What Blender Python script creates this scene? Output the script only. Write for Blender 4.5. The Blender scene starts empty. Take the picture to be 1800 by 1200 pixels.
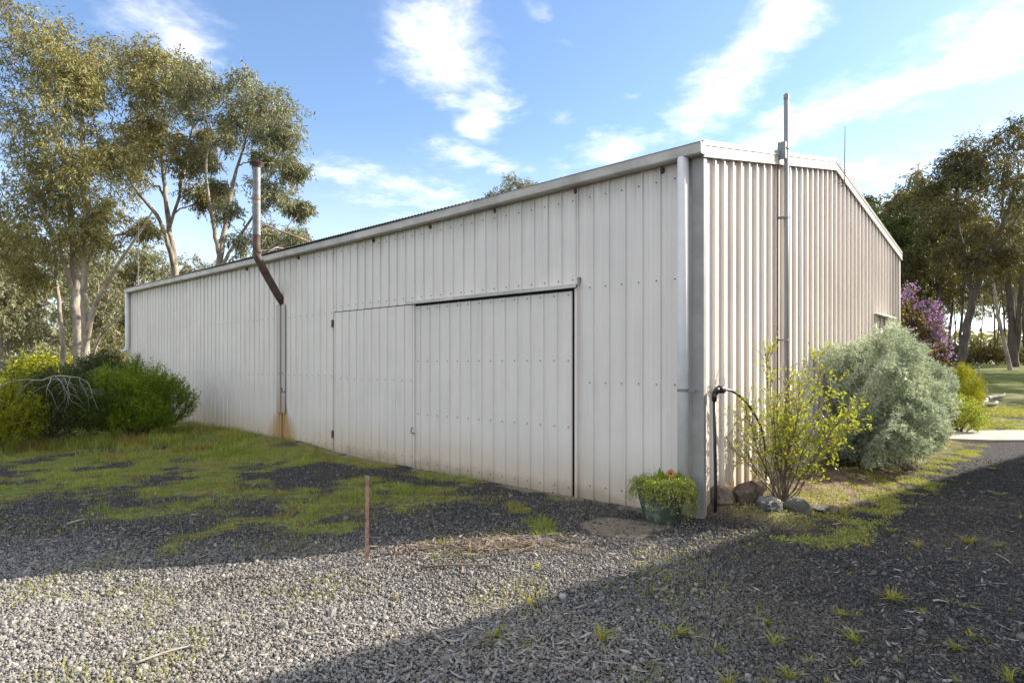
import bpy, math, random
import numpy as np
from mathutils import Vector, Matrix

rng = np.random.default_rng(11)
random.seed(5)
R = math.radians
SC = bpy.context.scene
COL = SC.collection

# ------------------------------------------------------------------ camera
F_PX, HZ, EYE = 1110.0, 638.0, 1.6          # focal length / horizon row of the 1800 px photograph, eye height
cam = bpy.data.cameras.new('camera')
cam.sensor_width = 36.0
cam.lens = 36.0 * F_PX / 1800.0
cam.shift_y = (HZ - 600.0) / 1800.0
cam.clip_end = 3000
camo = bpy.data.objects.new('camera', cam)
camo.location = (0, 0, EYE)
camo.rotation_euler = (R(90), 0, 0)
COL.objects.link(camo)
SC.camera = camo

# ------------------------------------------------------------------ light
SUN_AZ = math.atan2(0.953, 0.303)           # clockwise from +Y
SUN_EL = R(30)
SKY_STRENGTH, SUN_STRENGTH, EXPOSURE = 0.112, 5.0, 1.18
sun = bpy.data.lights.new('sun', 'SUN')
sun.energy = SUN_STRENGTH
sun.angle = R(0.55)
sun.color = (1.0, 0.93, 0.82)
suno = bpy.data.objects.new('sun', sun)
to_sun = Vector((math.sin(SUN_AZ) * math.cos(SUN_EL), math.cos(SUN_AZ) * math.cos(SUN_EL), math.sin(SUN_EL)))
suno.rotation_euler = to_sun.to_track_quat('Z', 'Y').to_euler()
suno.location = (20, 8, 20)
COL.objects.link(suno)
SC.view_settings.view_transform = 'Standard'
SC.view_settings.look = 'None'
SC.view_settings.exposure = EXPOSURE
SC.view_settings.gamma = 1.0
SC.view_settings.use_curve_mapping = False
SC.cycles.max_bounces = 4
SC.cycles.diffuse_bounces = 2
SC.cycles.transmission_bounces = 2
SC.cycles.transparent_max_bounces = 4


# ------------------------------------------------------------------ node helper
class NT:
    def __init__(s, tree):
        s.t = tree
        s.n = tree.nodes
        s.l = tree.links

    def node(s, typ, **kw):
        nd = s.n.new(typ)
        for k, v in kw.items():
            setattr(nd, k, v)
        return nd

    def put(s, sock, v):
        if v is None:
            return
        if hasattr(v, 'is_output') or isinstance(v, bpy.types.NodeSocket):
            s.l.new(v, sock)
        else:
            try:
                sock.default_value = v
            except Exception:
                sock.default_value = (v[0], v[1], v[2], 1.0)

    def math(s, op, a, b=None, c=None, clamp=False):
        nd = s.node('ShaderNodeMath', operation=op, use_clamp=clamp)
        s.put(nd.inputs[0], a)
        s.put(nd.inputs[1], b)
        s.put(nd.inputs[2], c)
        return nd.outputs[0]

    def vmath(s, op, a, b=None, out=0):
        nd = s.node('ShaderNodeVectorMath', operation=op)
        s.put(nd.inputs[0], a)
        if b is not None:
            s.put(nd.inputs[1], b)
        return nd.outputs[out]

    def mix(s, f, a, b, mode='MIX'):
        nd = s.node('ShaderNodeMix', data_type='RGBA', blend_type=mode)
        s.put(nd.inputs[0], f)
        for sk, v in ((nd.inputs[6], a), (nd.inputs[7], b)):
            if isinstance(v, (tuple, list)):
                sk.default_value = (v[0], v[1], v[2], 1.0)
            else:
                s.put(sk, v)
        return nd.outputs[2]

    def noise(s, vec, scale, detail=3.0, rough=0.55, out=0, dist=0.0):
        nd = s.node('ShaderNodeTexNoise')
        s.put(nd.inputs['Vector'], vec)
        nd.inputs['Scale'].default_value = scale
        nd.inputs['Detail'].default_value = detail
        nd.inputs['Roughness'].default_value = rough
        nd.inputs['Distortion'].default_value = dist
        return nd.outputs[out]

    def ss(s, v, a, b, lo=0.0, hi=1.0):
        nd = s.node('ShaderNodeMapRange', interpolation_type='SMOOTHSTEP')
        s.put(nd.inputs[0], v)
        nd.inputs[1].default_value = a
        nd.inputs[2].default_value = b
        nd.inputs[3].default_value = lo
        nd.inputs[4].default_value = hi
        return nd.outputs[0]

    def lin(s, v, a, b, lo=0.0, hi=1.0):
        nd = s.node('ShaderNodeMapRange')
        s.put(nd.inputs[0], v)
        nd.inputs[1].default_value = a
        nd.inputs[2].default_value = b
        nd.inputs[3].default_value = lo
        nd.inputs[4].default_value = hi
        return nd.outputs[0]

    def ramp(s, v, stops):
        nd = s.node('ShaderNodeValToRGB')
        e = nd.color_ramp.elements
        while len(e) < len(stops):
            e.new(0.5)
        for i, (p, c) in enumerate(stops):
            e[i].position = p
            e[i].color = (c[0], c[1], c[2], 1)
        s.put(nd.inputs[0], v)
        return nd.outputs[0]

    def pos(s):
        return s.node('ShaderNodeNewGeometry').outputs['Position']

    def attr(s, name, out='Fac'):
        return s.node('ShaderNodeAttribute', attribute_name=name).outputs[out]

    def comb(s, x, y, z):
        nd = s.node('ShaderNodeCombineXYZ')
        for i, v in enumerate((x, y, z)):
            s.put(nd.inputs[i], v)
        return nd.outputs[0]

    def sep(s, v):
        nd = s.node('ShaderNodeSeparateXYZ')
        s.put(nd.inputs[0], v)
        return nd.outputs

    def bump(s, h, strength=0.3, dist=0.01, normal=None):
        nd = s.node('ShaderNodeBump')
        nd.inputs['Strength'].default_value = strength
        nd.inputs['Distance'].default_value = dist
        s.put(nd.inputs['Height'], h)
        s.put(nd.inputs['Normal'], normal)
        return nd.outputs[0]


# ------------------------------------------------------------------ sky with clouds (by direction, the whole dome)
def pdir(x, y):
    v = np.array([(x - 900) / F_PX, 1.0, (HZ - y) / F_PX])
    return v / np.linalg.norm(v)


CK = 0.10


def qpt(x, y):
    d = pdir(x, y)
    return d[:2] / (d[2] + CK)


world = bpy.data.worlds.new('World')
SC.world = world
world.use_nodes = True
W = NT(world.node_tree)
W.n.clear()
wout = W.node('ShaderNodeOutputWorld')
bg = W.node('ShaderNodeBackground')
bg.inputs[1].default_value = SKY_STRENGTH
sky = W.node('ShaderNodeTexSky', sky_type='NISHITA')
sky.sun_disc = False
sky.sun_elevation = SUN_EL
sky.sun_rotation = SUN_AZ
sky.altitude = 150
sky.air_density = 1.0
sky.dust_density = 0.5
sky.ozone_density = 1.6
gen = W.node('ShaderNodeTexCoord').outputs['Generated']
dx, dy, dz = W.sep(gen)
zc = W.math('ADD', W.math('MAXIMUM', dz, 0.0), CK)
q = W.comb(W.math('DIVIDE', dx, zc), W.math('DIVIDE', dy, zc), 0.0)
# a slow warp makes the cloud outlines ragged
warp = W.vmath('SCALE', W.vmath('SUBTRACT', W.noise(q, 2.2, 4, 0.6, out=1), (0.5, 0.5, 0.5)))
W.n[-1]
for nd in W.n:
    if nd.bl_idname == 'ShaderNodeVectorMath' and nd.operation == 'SCALE':
        nd.inputs['Scale'].default_value = 0.15
qw = W.vmath('ADD', q, warp)
blobs = [  # (x0,y0,x1,y1, half width px, weight) : the clouds over the shed
    (730, 10, 850, 190, 78, 1.05), (820, 150, 855, 245, 40, 0.9), (850, 20, 870, 60, 30, 0.45), (950, 0, 960, 30, 30, 0.55),
    (1420, 0, 1300, 110, 48, 1.0), (1300, 110, 1200, 240, 60, 1.0), (1150, 240, 1040, 290, 40, 0.85), (975, 205, 1000, 215, 22, 0.5),
    (1330, 265, 1480, 185, 38, 1.0), (1440, 205, 1640, 120, 52, 0.92), (1620, 130, 1830, 40, 58, 0.92),
    (1490, 315, 1660, 270, 34, 0.7), (1640, 250, 1800, 215, 16, 0.45),
    (250, 10, 390, 120, 62, 0.80), (540, 300, 650, 325, 34, 0.75), (760, 260, 880, 305, 30, 0.75), (700, 350, 820, 345, 45, 0.62),
    (1040, 235, 1060, 250, 22, 0.6), (675, 145, 680, 150, 14, 0.4), (985, 60, 1000, 70, 18, 0.4), (1100, 168, 1120, 172, 14, 0.45),
    (1500, 350, 1800, 330, 40, 0.5)]
tot = None
for (x0, y0, x1, y1, hw, wt) in blobs:
    a, b = qpt(x0, y0), qpt(x1, y1)
    cx, cy = (x0 + x1) / 2, (y0 + y1) / 2
    L = math.hypot(x1 - x0, y1 - y0)
    nx, ny = -(y1 - y0) / L, (x1 - x0) / L
    p1, p2 = qpt(cx + nx * hw, cy + ny * hw), qpt(cx - nx * hw, cy - ny * hw)
    ax = b - a
    la = np.linalg.norm(ax)
    ang = math.atan2(ax[1], ax[0])
    perp = np.array([-ax[1], ax[0]]) / max(la, 1e-6)
    wq = abs(np.dot(p1 - p2, perp)) / 2
    mp = W.node('ShaderNodeMapping', vector_type='TEXTURE')
    W.put(mp.inputs[0], qw)
    c = qpt(cx, cy)
    mp.inputs['Location'].default_value = (c[0], c[1], 0)
    mp.inputs['Rotation'].default_value = (0, 0, ang)
    mp.inputs['Scale'].default_value = (la * 0.5 + wq, max(wq, 0.02) * 1.25, 1)
    ln = W.vmath('LENGTH', mp.outputs[0], out=1)
    v = W.lin(ln, 1.45, 0.0, 0.0, wt)
    tot = v if tot is None else W.math('MAXIMUM', tot, v)
nz = W.noise(qw, 3.2, 5, 0.62)
nzf = W.noise(qw, 12.0, 3, 0.65)
# the rest of the dome: unseen cloud of the same kind, its cover raised for fill light, kept away from the part in view
away = W.ss(dy, 0.62, 0.30)
fill_cloud = W.math('MULTIPLY', W.ss(W.noise(q, 0.9, 4, 0.6), 0.36, 0.56), away)
dens = W.math('ADD', W.math('ADD', tot, fill_cloud), W.math('ADD', W.math('MULTIPLY', W.math('SUBTRACT', nz, 0.5), 1.5),
                                                  W.math('MULTIPLY', W.math('SUBTRACT', nzf, 0.5), 0.55)))
cm = W.ss(dens, 0.24, 1.22)
has = W.ss(W.math('MAXIMUM', tot, fill_cloud), 0.05, 0.4)
cm = W.math('MULTIPLY', cm, has)
cm = W.math('MULTIPLY', cm, W.ss(dz, 0.02, 0.18))
# horizon veil of thin cloud
veil = W.math('MULTIPLY', W.ss(dz, 0.36, 0.05), 0.32)
cm2 = W.math('ADD', W.math('MULTIPLY', cm, 0.92), W.math('MULTIPLY', veil, W.math('SUBTRACT', 1.0, cm)), clamp=True)
skyc = W.mix(1.0, sky.outputs[0], (0.95, 1.0, 1.08), 'MULTIPLY')
ccol = W.mix(W.ss(nz, 0.3, 0.75), (6.1, 6.1, 6.2), (7.7, 7.5, 7.2))
W.l.new(W.mix(cm2, skyc, ccol), bg.inputs[0])
W.l.new(bg.outputs[0], wout.inputs[0])


# ------------------------------------------------------------------ materials
def new_mat(name):
    m = bpy.data.materials.new(name)
    m.use_nodes = True
    N = NT(m.node_tree)
    bs = N.n['Principled BSDF']
    return m, N, bs


def simple(name, col, rough=0.6, metal=0.0, var=0.15, scale=8.0, bump=0.0, bscale=40.0, spec=None):
    m, N, b = new_mat(name)
    p = N.pos()
    n = N.noise(p, scale, 5, 0.6)
    dark = tuple(c * (1 - var) for c in col)
    lite = tuple(min(1, c * (1 + var)) for c in col)
    N.put(b.inputs['Base Color'], N.mix(N.ss(n, 0.3, 0.7), dark, lite))
    b.inputs['Roughness'].default_value = rough
    b.inputs['Metallic'].default_value = metal
    if spec is not None:
        b.inputs['Specular IOR Level'].default_value = spec
    if bump:
        N.put(b.inputs['Normal'], N.bump(N.noise(p, bscale, 5, 0.65), bump, 0.01))
    return m


def leaf_mat(name, cols, trans=0.35, rough=0.5, spec=0.3, tr_tint=(1.25, 1.2, 0.5)):
    """cols: list of base colours picked per leaf"""
    m, N, b = new_mat(name)
    rnd = N.node('ShaderNodeNewGeometry').outputs['Random Per Island']
    k = len(cols)
    c = N.ramp(rnd, [(i / max(1, k - 1), cc) for i, cc in enumerate(cols)])
    c = N.mix(N.ss(N.noise(N.pos(), 1.3, 3), 0.3, 0.7), c, N.mix(1.0, c, (0.72, 0.78, 0.8), 'MULTIPLY'))
    N.put(b.inputs['Base Color'], c)
    b.inputs['Roughness'].default_value = rough
    b.inputs['Specular IOR Level'].default_value = spec
    tr = N.node('ShaderNodeBsdfTranslucent')
    N.put(tr.inputs[0], N.mix(1.0, c, tr_tint, 'MULTIPLY'))
    mx = N.node('ShaderNodeMixShader')
    mx.inputs[0].default_value = trans
    N.l.new(b.outputs[0], mx.inputs[1])
    N.l.new(tr.outputs[0], mx.inputs[2])
    N.l.new(mx.outputs[0], N.n['Material Output'].inputs[0])
    return m


# shed frame: origin at the near corner, local +X along the gable wall, +Y along the long wall
SC_ANG = math.atan2(0.7327, 0.6805)
CORNER = (1.945, 6.482, 0.0)
gdir = (math.cos(SC_ANG), math.sin(SC_ANG), 0)
ldir = (-math.sin(SC_ANG), math.cos(SC_ANG), 0)
WID, LEN, EAVE, RISE = 8.73, 18.33, 3.76, 0.84


def cladding(name, col, bump_small=True):
    """cream painted steel with grime under the eaves, splash dirt at the foot and the rust run below the flue"""
    m, N, b = new_mat(name)
    p = N.pos()
    rel = N.vmath('SUBTRACT', p, CORNER)
    u = N.vmath('DOT_PRODUCT', rel, ldir, out=1)
    v = N.vmath('DOT_PRODUCT', rel, gdir, out=1)
    x, y, z = N.sep(p)
    stretched = N.comb(N.math('MULTIPLY', u, 9.0), N.math('MULTIPLY', v, 9.0), N.math('MULTIPLY', z, 0.7))
    n1 = N.noise(stretched, 1.0, 5, 0.6)
    n2 = N.noise(p, 1.1, 5, 0.6)
    rnd = N.node('ShaderNodeObjectInfo').outputs['Random']
    c = N.mix(N.ss(n2, 0.3, 0.7), tuple(k * 0.95 for k in col), tuple(k * 1.03 for k in col))
    c = N.mix(N.math('MULTIPLY', N.ss(n1, 0.42, 0.75), N.ss(v, 0.15, 0.02, 0.06, 0.17)), c, (0.40, 0.35, 0.28))
    c = N.mix(N.math('MULTIPLY', rnd, 0.05), c, (0.45, 0.42, 0.38))
    # grime under the gutter
    g1 = N.math('MULTIPLY', N.ss(z, 3.25, 3.75), N.ss(n1, 0.30, 0.62))
    on_long = N.ss(v, 0.15, 0.05)
    c = N.mix(N.math('MULTIPLY', N.math('MULTIPLY', g1, on_long), 0.42), c, (0.22, 0.18, 0.12))
    # earth splash at the foot of the sheets
    hz_ = N.math('ADD', z, N.math('MULTIPLY', N.math('SUBTRACT', n2, 0.5), -0.5))
    c = N.mix(N.math('MULTIPLY', N.ss(hz_, 0.75, 0.02), 0.55), c, (0.52, 0.39, 0.22))
    c = N.mix(N.math('MULTIPLY', N.ss(hz_, 0.20, 0.02), 0.45), c, (0.20, 0.13, 0.07))
    # rust run below the flue outlet: narrow line, fanning out at the foot
    du = N.math('ABSOLUTE', N.math('SUBTRACT', u, 8.87))
    wid = N.math('ADD', N.math('ADD', 0.05, N.math('MULTIPLY', N.ss(z, 1.05, 0.1), 0.62)), N.math('MULTIPLY', N.math('SUBTRACT', n1, 0.5), 0.25))
    rust = N.math('MULTIPLY', N.lin(N.math('DIVIDE', du, N.math('MAXIMUM', wid, 0.02)), 1.0, 0.35), N.ss(z, 2.75, 2.6))
    rust = N.math('MULTIPLY', rust, on_long, clamp=True)
    c = N.mix(N.math('MULTIPLY', rust, 0.85), c, N.mix(n1, (0.28, 0.12, 0.03), (0.55, 0.33, 0.10)))
    line = N.math('MULTIPLY', N.math('MULTIPLY', N.ss(du, 0.045, 0.02), N.ss(z, 2.78, 2.7)), on_long)
    c = N.mix(N.math('MULTIPLY', line, 0.85), c, (0.20, 0.085, 0.025))
    # old damp streaks at the far, weathered end of the gable wall
    far = N.math('MULTIPLY', N.ss(v, 7.6, 8.3), N.ss(n1, 0.3, 0.6))
    c = N.mix(N.math('MULTIPLY', far, 0.45), c, (0.22, 0.19, 0.16))
    N.put(b.inputs['Base Color'], c)
    b.inputs['Roughness'].default_value = 0.42
    b.inputs['Specular IOR Level'].default_value = 0.35
    if bump_small:
        fl = N.noise(N.comb(N.math('MULTIPLY', u, 1.0), N.math('MULTIPLY', v, 1.0), N.math('MULTIPLY', z, 0.6)), 2.5, 3, 0.5)
        N.put(b.inputs['Normal'], N.bump(fl, 0.45, 0.02))
    return m


M = {}
M['clad'] = cladding('cream_painted_steel', (0.78, 0.705, 0.63))
M['trim'] = simple('cream_trim_steel', (0.68, 0.635, 0.565), 0.42, var=0.06, scale=3)
M['flash'] = simple('grey_corner_flashing', (0.33, 0.305, 0.275), 0.5, var=0.12, scale=4)
M['gutter'] = simple('weathered_gutter_steel', (0.47, 0.43, 0.37), 0.5, var=0.22, scale=2.2)
M['pvc'] = simple('white_downpipe', (0.70, 0.675, 0.645), 0.55, var=0.05)
M['roof'] = simple('weathered_zinc_roof', (0.22, 0.23, 0.24), 0.45, 0.55, 0.2, 3)
M['galv'] = simple('galvanised_flue', (0.19, 0.19, 0.185), 0.5, 0.25, 0.3, 9)
M['screw'] = simple('screw_steel', (0.17, 0.155, 0.14), 0.6, 0.3)
M['dark'] = simple('dark_gap', (0.02, 0.018, 0.016), 0.9)
M['hoseblk'] = simple('black_poly_pipe', (0.018, 0.018, 0.02), 0.42, var=0.3, scale=20)
M['ironhinge'] = simple('rusty_iron', (0.09, 0.06, 0.045), 0.8, var=0.4, scale=30)
M['pole'] = simple('grey_mast_paint', (0.22, 0.22, 0.225), 0.45, var=0.08, scale=3)


def rust_mat(name, a, b_, scale):
    m, N, b = new_mat(name)
    p = N.pos()
    n = N.noise(p, scale, 6, 0.65)
    N.put(b.inputs['Base Color'], N.mix(N.ss(n, 0.35, 0.65), a, b_))
    b.inputs['Roughness'].default_value = 0.75
    N.put(b.inputs['Normal'], N.bump(N.noise(p, scale * 6, 4), 0.3, 0.004))
    return m


M['rustflue'] = rust_mat('rusted_flue', (0.055, 0.035, 0.028), (0.13, 0.075, 0.05), 7)
M['rustband'] = rust_mat('rust_band', (0.22, 0.10, 0.03), (0.36, 0.26, 0.16), 14)
M['stake'] = rust_mat('rusty_stake', (0.26, 0.13, 0.085), (0.46, 0.28, 0.20), 16)


def mesh_panel_mat():
    m, N, b = new_mat('grey_wire_mesh')
    rel = N.vmath('SUBTRACT', N.pos(), CORNER)
    u = N.vmath('DOT_PRODUCT', rel, ldir, out=1)
    z = N.sep(N.pos())[2]
    s1 = N.math('SINE', N.math('MULTIPLY', z, 2 * math.pi / 0.035))
    s2 = N.math('SINE', N.math('MULTIPLY', u, 2 * math.pi / 0.06))
    f = N.ss(N.math('MAXIMUM', s1, s2), 0.2, 0.9)
    c = N.mix(f, (0.60, 0.56, 0.51), (0.40, 0.385, 0.36))
    du = N.math('ABSOLUTE', N.math('SUBTRACT', u, 8.87))
    c = N.mix(N.math('MULTIPLY', N.ss(du, 0.05, 0.02), 0.9), c, (0.24, 0.11, 0.035))
    c = N.mix(N.math('MULTIPLY', N.ss(z, 1.3, 0.3), 0.6), c, (0.40, 0.22, 0.07))
    N.put(b.inputs['Base Color'], c)
    b.inputs['Roughness'].default_value = 0.6
    N.put(b.inputs['Normal'], N.bump(f, 0.6, 0.006))
    return m


M['wiremesh'] = mesh_panel_mat()


def bark_mat(name, a, b_, dark, scale=3.0, patch=0.5):
    m, N, b = new_mat(name)
    p = N.pos()
    x, y, z = N.sep(p)
    st = N.comb(N.math('MULTIPLY', x, 6), N.math('MULTIPLY', y, 6), N.math('MULTIPLY', z, 0.9))
    n = N.noise(st, scale * 0.5, 5, 0.6)
    n2 = N.noise(p, 1.7, 4, 0.6)
    c = N.mix(N.ss(n, 0.35, 0.65), a, b_)
    c = N.mix(N.math('MULTIPLY', N.ss(n2, 0.45, 0.7), patch), c, dark)
    N.put(b.inputs['Base Color'], c)
    b.inputs['Roughness'].default_value = 0.85
    N.put(b.inputs['Normal'], N.bump(n, 0.6, 0.03))
    return m


M['bark_pale'] = bark_mat('pale_gum_bark', (0.23, 0.19, 0.145), (0.39, 0.335, 0.27), (0.10, 0.075, 0.055), patch=0.7)
M['bark_dark'] = bark_mat('dark_gum_bark', (0.065, 0.050, 0.040), (0.125, 0.10, 0.08), (0.03, 0.025, 0.02), patch=0.6)
M['bark_mid'] = bark_mat('grey_gum_bark', (0.25, 0.20, 0.155), (0.38, 0.32, 0.25), (0.10, 0.075, 0.055), patch=0.6)
M['twig'] = bark_mat('shrub_stems', (0.12, 0.085, 0.06), (0.21, 0.16, 0.115), (0.07, 0.05, 0.035))
M['deadwood'] = bark_mat('dead_grey_wood', (0.27, 0.24, 0.205), (0.40, 0.365, 0.32), (0.16, 0.14, 0.12), patch=0.4)

M['gum'] = leaf_mat('gum_leaves', [(0.20, 0.175, 0.05), (0.25, 0.225, 0.075), (0.29, 0.27, 0.105), (0.35, 0.33, 0.155), (0.30, 0.20, 0.065)], 0.16, 0.6, 0.2, (1.25, 1.1, 0.5))
M['gum_grey'] = leaf_mat('grey_gum_leaves', [(0.19, 0.178, 0.08), (0.25, 0.24, 0.12), (0.295, 0.29, 0.165), (0.38, 0.375, 0.25)], 0.16, 0.6, 0.22, (1.2, 1.1, 0.55))
M['gum_dark'] = leaf_mat('dark_gum_leaves', [(0.075, 0.078, 0.032), (0.11, 0.105, 0.042), (0.14, 0.12, 0.046), (0.18, 0.16, 0.072)], 0.24, 0.6, 0.2, (1.5, 1.25, 0.4))
M['gum_far'] = leaf_mat('woodland_leaves', [(0.165, 0.155, 0.07), (0.24, 0.225, 0.115), (0.31, 0.285, 0.16)], 0.3, 0.5, 0.3, (1.3, 1.2, 0.5))
M['fine_green'] = leaf_mat('fine_green_leaves', [(0.09, 0.145, 0.012), (0.16, 0.235, 0.02), (0.23, 0.31, 0.026), (0.31, 0.37, 0.035)], 0.35, 0.5, 0.3, (1.3, 1.25, 0.35))
M['dark_green'] = leaf_mat('dark_green_leaves', [(0.04, 0.055, 0.014), (0.065, 0.085, 0.02), (0.10, 0.115, 0.03)], 0.3, 0.5, 0.3)
M['yellow_lime'] = leaf_mat('yellow_lime_leaves', [(0.20, 0.23, 0.015), (0.34, 0.34, 0.02), (0.46, 0.42, 0.025)], 0.38, 0.5, 0.3, (1.2, 1.15, 0.4))
M['spring'] = leaf_mat('spring_leaves', [(0.26, 0.32, 0.035), (0.37, 0.42, 0.055), (0.47, 0.48, 0.085), (0.42, 0.37, 0.055)], 0.42, 0.45, 0.35, (1.25, 1.2, 0.4))
M['silver'] = leaf_mat('silver_leaves', [(0.31, 0.355, 0.21), (0.42, 0.46, 0.31), (0.54, 0.57, 0.43), (0.68, 0.69, 0.57)], 0.28, 0.6, 0.25, (1.05, 1.1, 0.85))
M['purple'] = leaf_mat('purple_flowers', [(0.24, 0.10, 0.29), (0.36, 0.20, 0.42), (0.50, 0.33, 0.53), (0.60, 0.46, 0.56)], 0.3, 0.6, 0.2, (1.1, 0.9, 1.1))
M['purple_leaf'] = leaf_mat('vine_leaves', [(0.06, 0.065, 0.025), (0.13, 0.10, 0.04), (0.26, 0.21, 0.07), (0.10, 0.045, 0.06)], 0.3, 0.5, 0.3)
M['herb'] = leaf_mat('herb_leaves', [(0.22, 0.30, 0.035), (0.33, 0.40, 0.06), (0.45, 0.48, 0.11), (0.52, 0.50, 0.16)], 0.4, 0.5, 0.3)
M['grass'] = leaf_mat('grass_blades', [(0.21, 0.31, 0.04), (0.28, 0.37, 0.055), (0.35, 0.40, 0.065), (0.40, 0.39, 0.085), (0.42, 0.34, 0.15)], 0.3, 0.55, 0.2, (1.2, 1.2, 0.4))
def grass_brown(m):
    N = NT(m.node_tree)
    b = N.n['Principled BSDF']
    src = b.inputs['Base Color'].links[0].from_socket
    c = N.mix(N.math('MULTIPLY', N.ss(N.noise(N.pos(), 0.9, 4, 0.6), 0.48, 0.62), 0.85), src, (0.33, 0.215, 0.075))
    N.put(b.inputs['Base Color'], c)


grass_brown(M['grass'])


def tuft_age(m):
    N = NT(m.node_tree)
    b = N.n['Principled BSDF']
    src = b.inputs['Base Color'].links[0].from_socket
    r_ = N.node('ShaderNodeObjectInfo').outputs['Random']
    c = N.mix(N.math('MULTIPLY', r_, 0.75), src, N.mix(r_, (0.15, 0.22, 0.03), (0.40, 0.27, 0.09)))
    N.put(b.inputs['Base Color'], c)


M['tuft'] = leaf_mat('tuft_blades', [(0.26, 0.30, 0.04), (0.37, 0.39, 0.05), (0.48, 0.45, 0.07), (0.55, 0.42, 0.10)], 0.35, 0.5, 0.25, (1.2, 1.15, 0.4))
tuft_age(M['tuft'])
M['moss'] = leaf_mat('moss_leaves', [(0.33, 0.35, 0.075), (0.46, 0.46, 0.12), (0.56, 0.54, 0.19)], 0.25, 0.6, 0.2)
M['litter'] = leaf_mat('dry_gum_leaves', [(0.16, 0.115, 0.075), (0.27, 0.21, 0.15), (0.38, 0.33, 0.26), (0.47, 0.43, 0.37)], 0.1, 0.6, 0.3, (1, 1, 1))
M['barkchips'] = leaf_mat('bark_strips', [(0.10, 0.065, 0.045), (0.18, 0.12, 0.085), (0.28, 0.205, 0.15), (0.40, 0.32, 0.24)], 0.05, 0.7, 0.2, (1, 1, 1))


def ground_mat():
    m, N, b = new_mat('gravel_ground')
    p = N.pos()
    moss, dirt, lawn, soil = (N.attr(k) for k in ('moss', 'dirt', 'lawn', 'soil'))
    vor = N.node('ShaderNodeTexVoronoi')
    N.put(vor.inputs['Vector'], p)
    vor.inputs['Scale'].default_value = 55
    stone = N.ramp(N.sep(vor.outputs['Color'])[0], [(0, (0.026, 0.025, 0.025)), (0.6, (0.06, 0.058, 0.056)), (0.85, (0.12, 0.115, 0.105)), (1, (0.24, 0.22, 0.19))])
    gap = N.ss(vor.outputs['Distance'], 0.35, 0.75)
    gravel = N.mix(gap, stone, (0.03, 0.028, 0.026))
    big = N.noise(p, 0.55, 5, 0.6)
    fine = N.noise(p, 38, 4, 0.7)
    mid = N.noise(p, 5.5, 5, 0.65)
    gravel = N.mix(N.math('MULTIPLY', N.ss(mid, 0.5, 0.75), 0.35), gravel, (0.12, 0.095, 0.065))
    mossc = N.mix(N.ss(big, 0.35, 0.65), (0.25, 0.345, 0.055), (0.36, 0.365, 0.08))
    mossc = N.mix(N.ss(mid, 0.40, 0.66), mossc, (0.23, 0.17, 0.055))
    mossc = N.mix(N.ss(fine, 0.35, 0.7), N.mix(1.0, mossc, (0.45, 0.45, 0.5), 'MULTIPLY'), mossc)
    mf = N.ss(N.math('ADD', moss, N.math('MULTIPLY', N.math('SUBTRACT', fine, 0.5), 0.9)), 0.35, 0.75)
    c = N.mix(mf, gravel, mossc)
    dirtc = N.mix(fine, (0.20, 0.16, 0.115), (0.34, 0.285, 0.21))
    df = N.ss(N.math('ADD', dirt, N.math('MULTIPLY', N.math('SUBTRACT', mid, 0.5), 0.5)), 0.35, 0.7)
    c = N.mix(df, c, dirtc)
    lawnc = N.mix(N.ss(mid, 0.3, 0.7), (0.12, 0.155, 0.03), (0.22, 0.235, 0.055))
    lawnc = N.mix(N.ss(big, 0.5, 0.75), lawnc, (0.30, 0.25, 0.13))
    lawnc = N.mix(N.ss(fine, 0.3, 0.7), N.mix(1.0, lawnc, (0.65, 0.65, 0.65), 'MULTIPLY'), lawnc)
    c = N.mix(lawn, c, lawnc)
    soilc = N.mix(N.ss(mid, 0.35, 0.65), (0.13, 0.095, 0.06), (0.27, 0.20, 0.13))
    c = N.mix(soil, c, soilc)
    N.put(b.inputs['Base Color'], c)
    b.inputs['Roughness'].default_value = 0.9
    b.inputs['Specular IOR Level'].default_value = 0.15
    hgt = N.math('ADD', N.math('MULTIPLY', gap, -0.6), N.math('MULTIPLY', fine, 1.0))
    N.put(b.inputs['Normal'], N.bump(hgt, 0.9, 0.02))
    return m


M['ground'] = ground_mat()


def stone_mat():
    m, N, b = new_mat('gravel_stones')
    rnd = N.node('ShaderNodeObjectInfo').outputs['Random']
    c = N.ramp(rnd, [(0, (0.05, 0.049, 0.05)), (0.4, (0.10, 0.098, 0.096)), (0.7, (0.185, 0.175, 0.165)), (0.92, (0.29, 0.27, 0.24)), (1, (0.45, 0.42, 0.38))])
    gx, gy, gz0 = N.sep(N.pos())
    shade_tone = N.ss(N.math('ADD', gx, N.math('MULTIPLY', N.math('SUBTRACT', N.noise(N.pos(), 0.6, 3), 0.5), 3.0)), -0.6, 2.6)   # dark basalt at the right, with the shade there put into the colour
    wall_shade = N.ss(N.math('ADD', gy, N.math('MULTIPLY', N.math('SUBTRACT', N.noise(N.pos(), 0.7, 3), 0.5), 2.0)), 4.0, 7.0)   # stones painted darker towards the wall for the shed's shade
    shade_tone = N.math('MAXIMUM', shade_tone, N.math('MULTIPLY', wall_shade, 0.85))
    c = N.mix(shade_tone, N.mix(0.30, c, (0.42, 0.385, 0.33)), N.mix(1.0, c, (0.42, 0.405, 0.39), 'MULTIPLY'))  # pale end for the sunlit strip, dark end for shade, both in the colour
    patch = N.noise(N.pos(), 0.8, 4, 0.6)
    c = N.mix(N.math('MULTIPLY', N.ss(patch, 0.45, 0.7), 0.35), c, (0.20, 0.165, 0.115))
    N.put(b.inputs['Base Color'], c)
    b.inputs['Roughness'].default_value = 0.6
    b.inputs['Specular IOR Level'].default_value = 0.4
    return m


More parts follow.
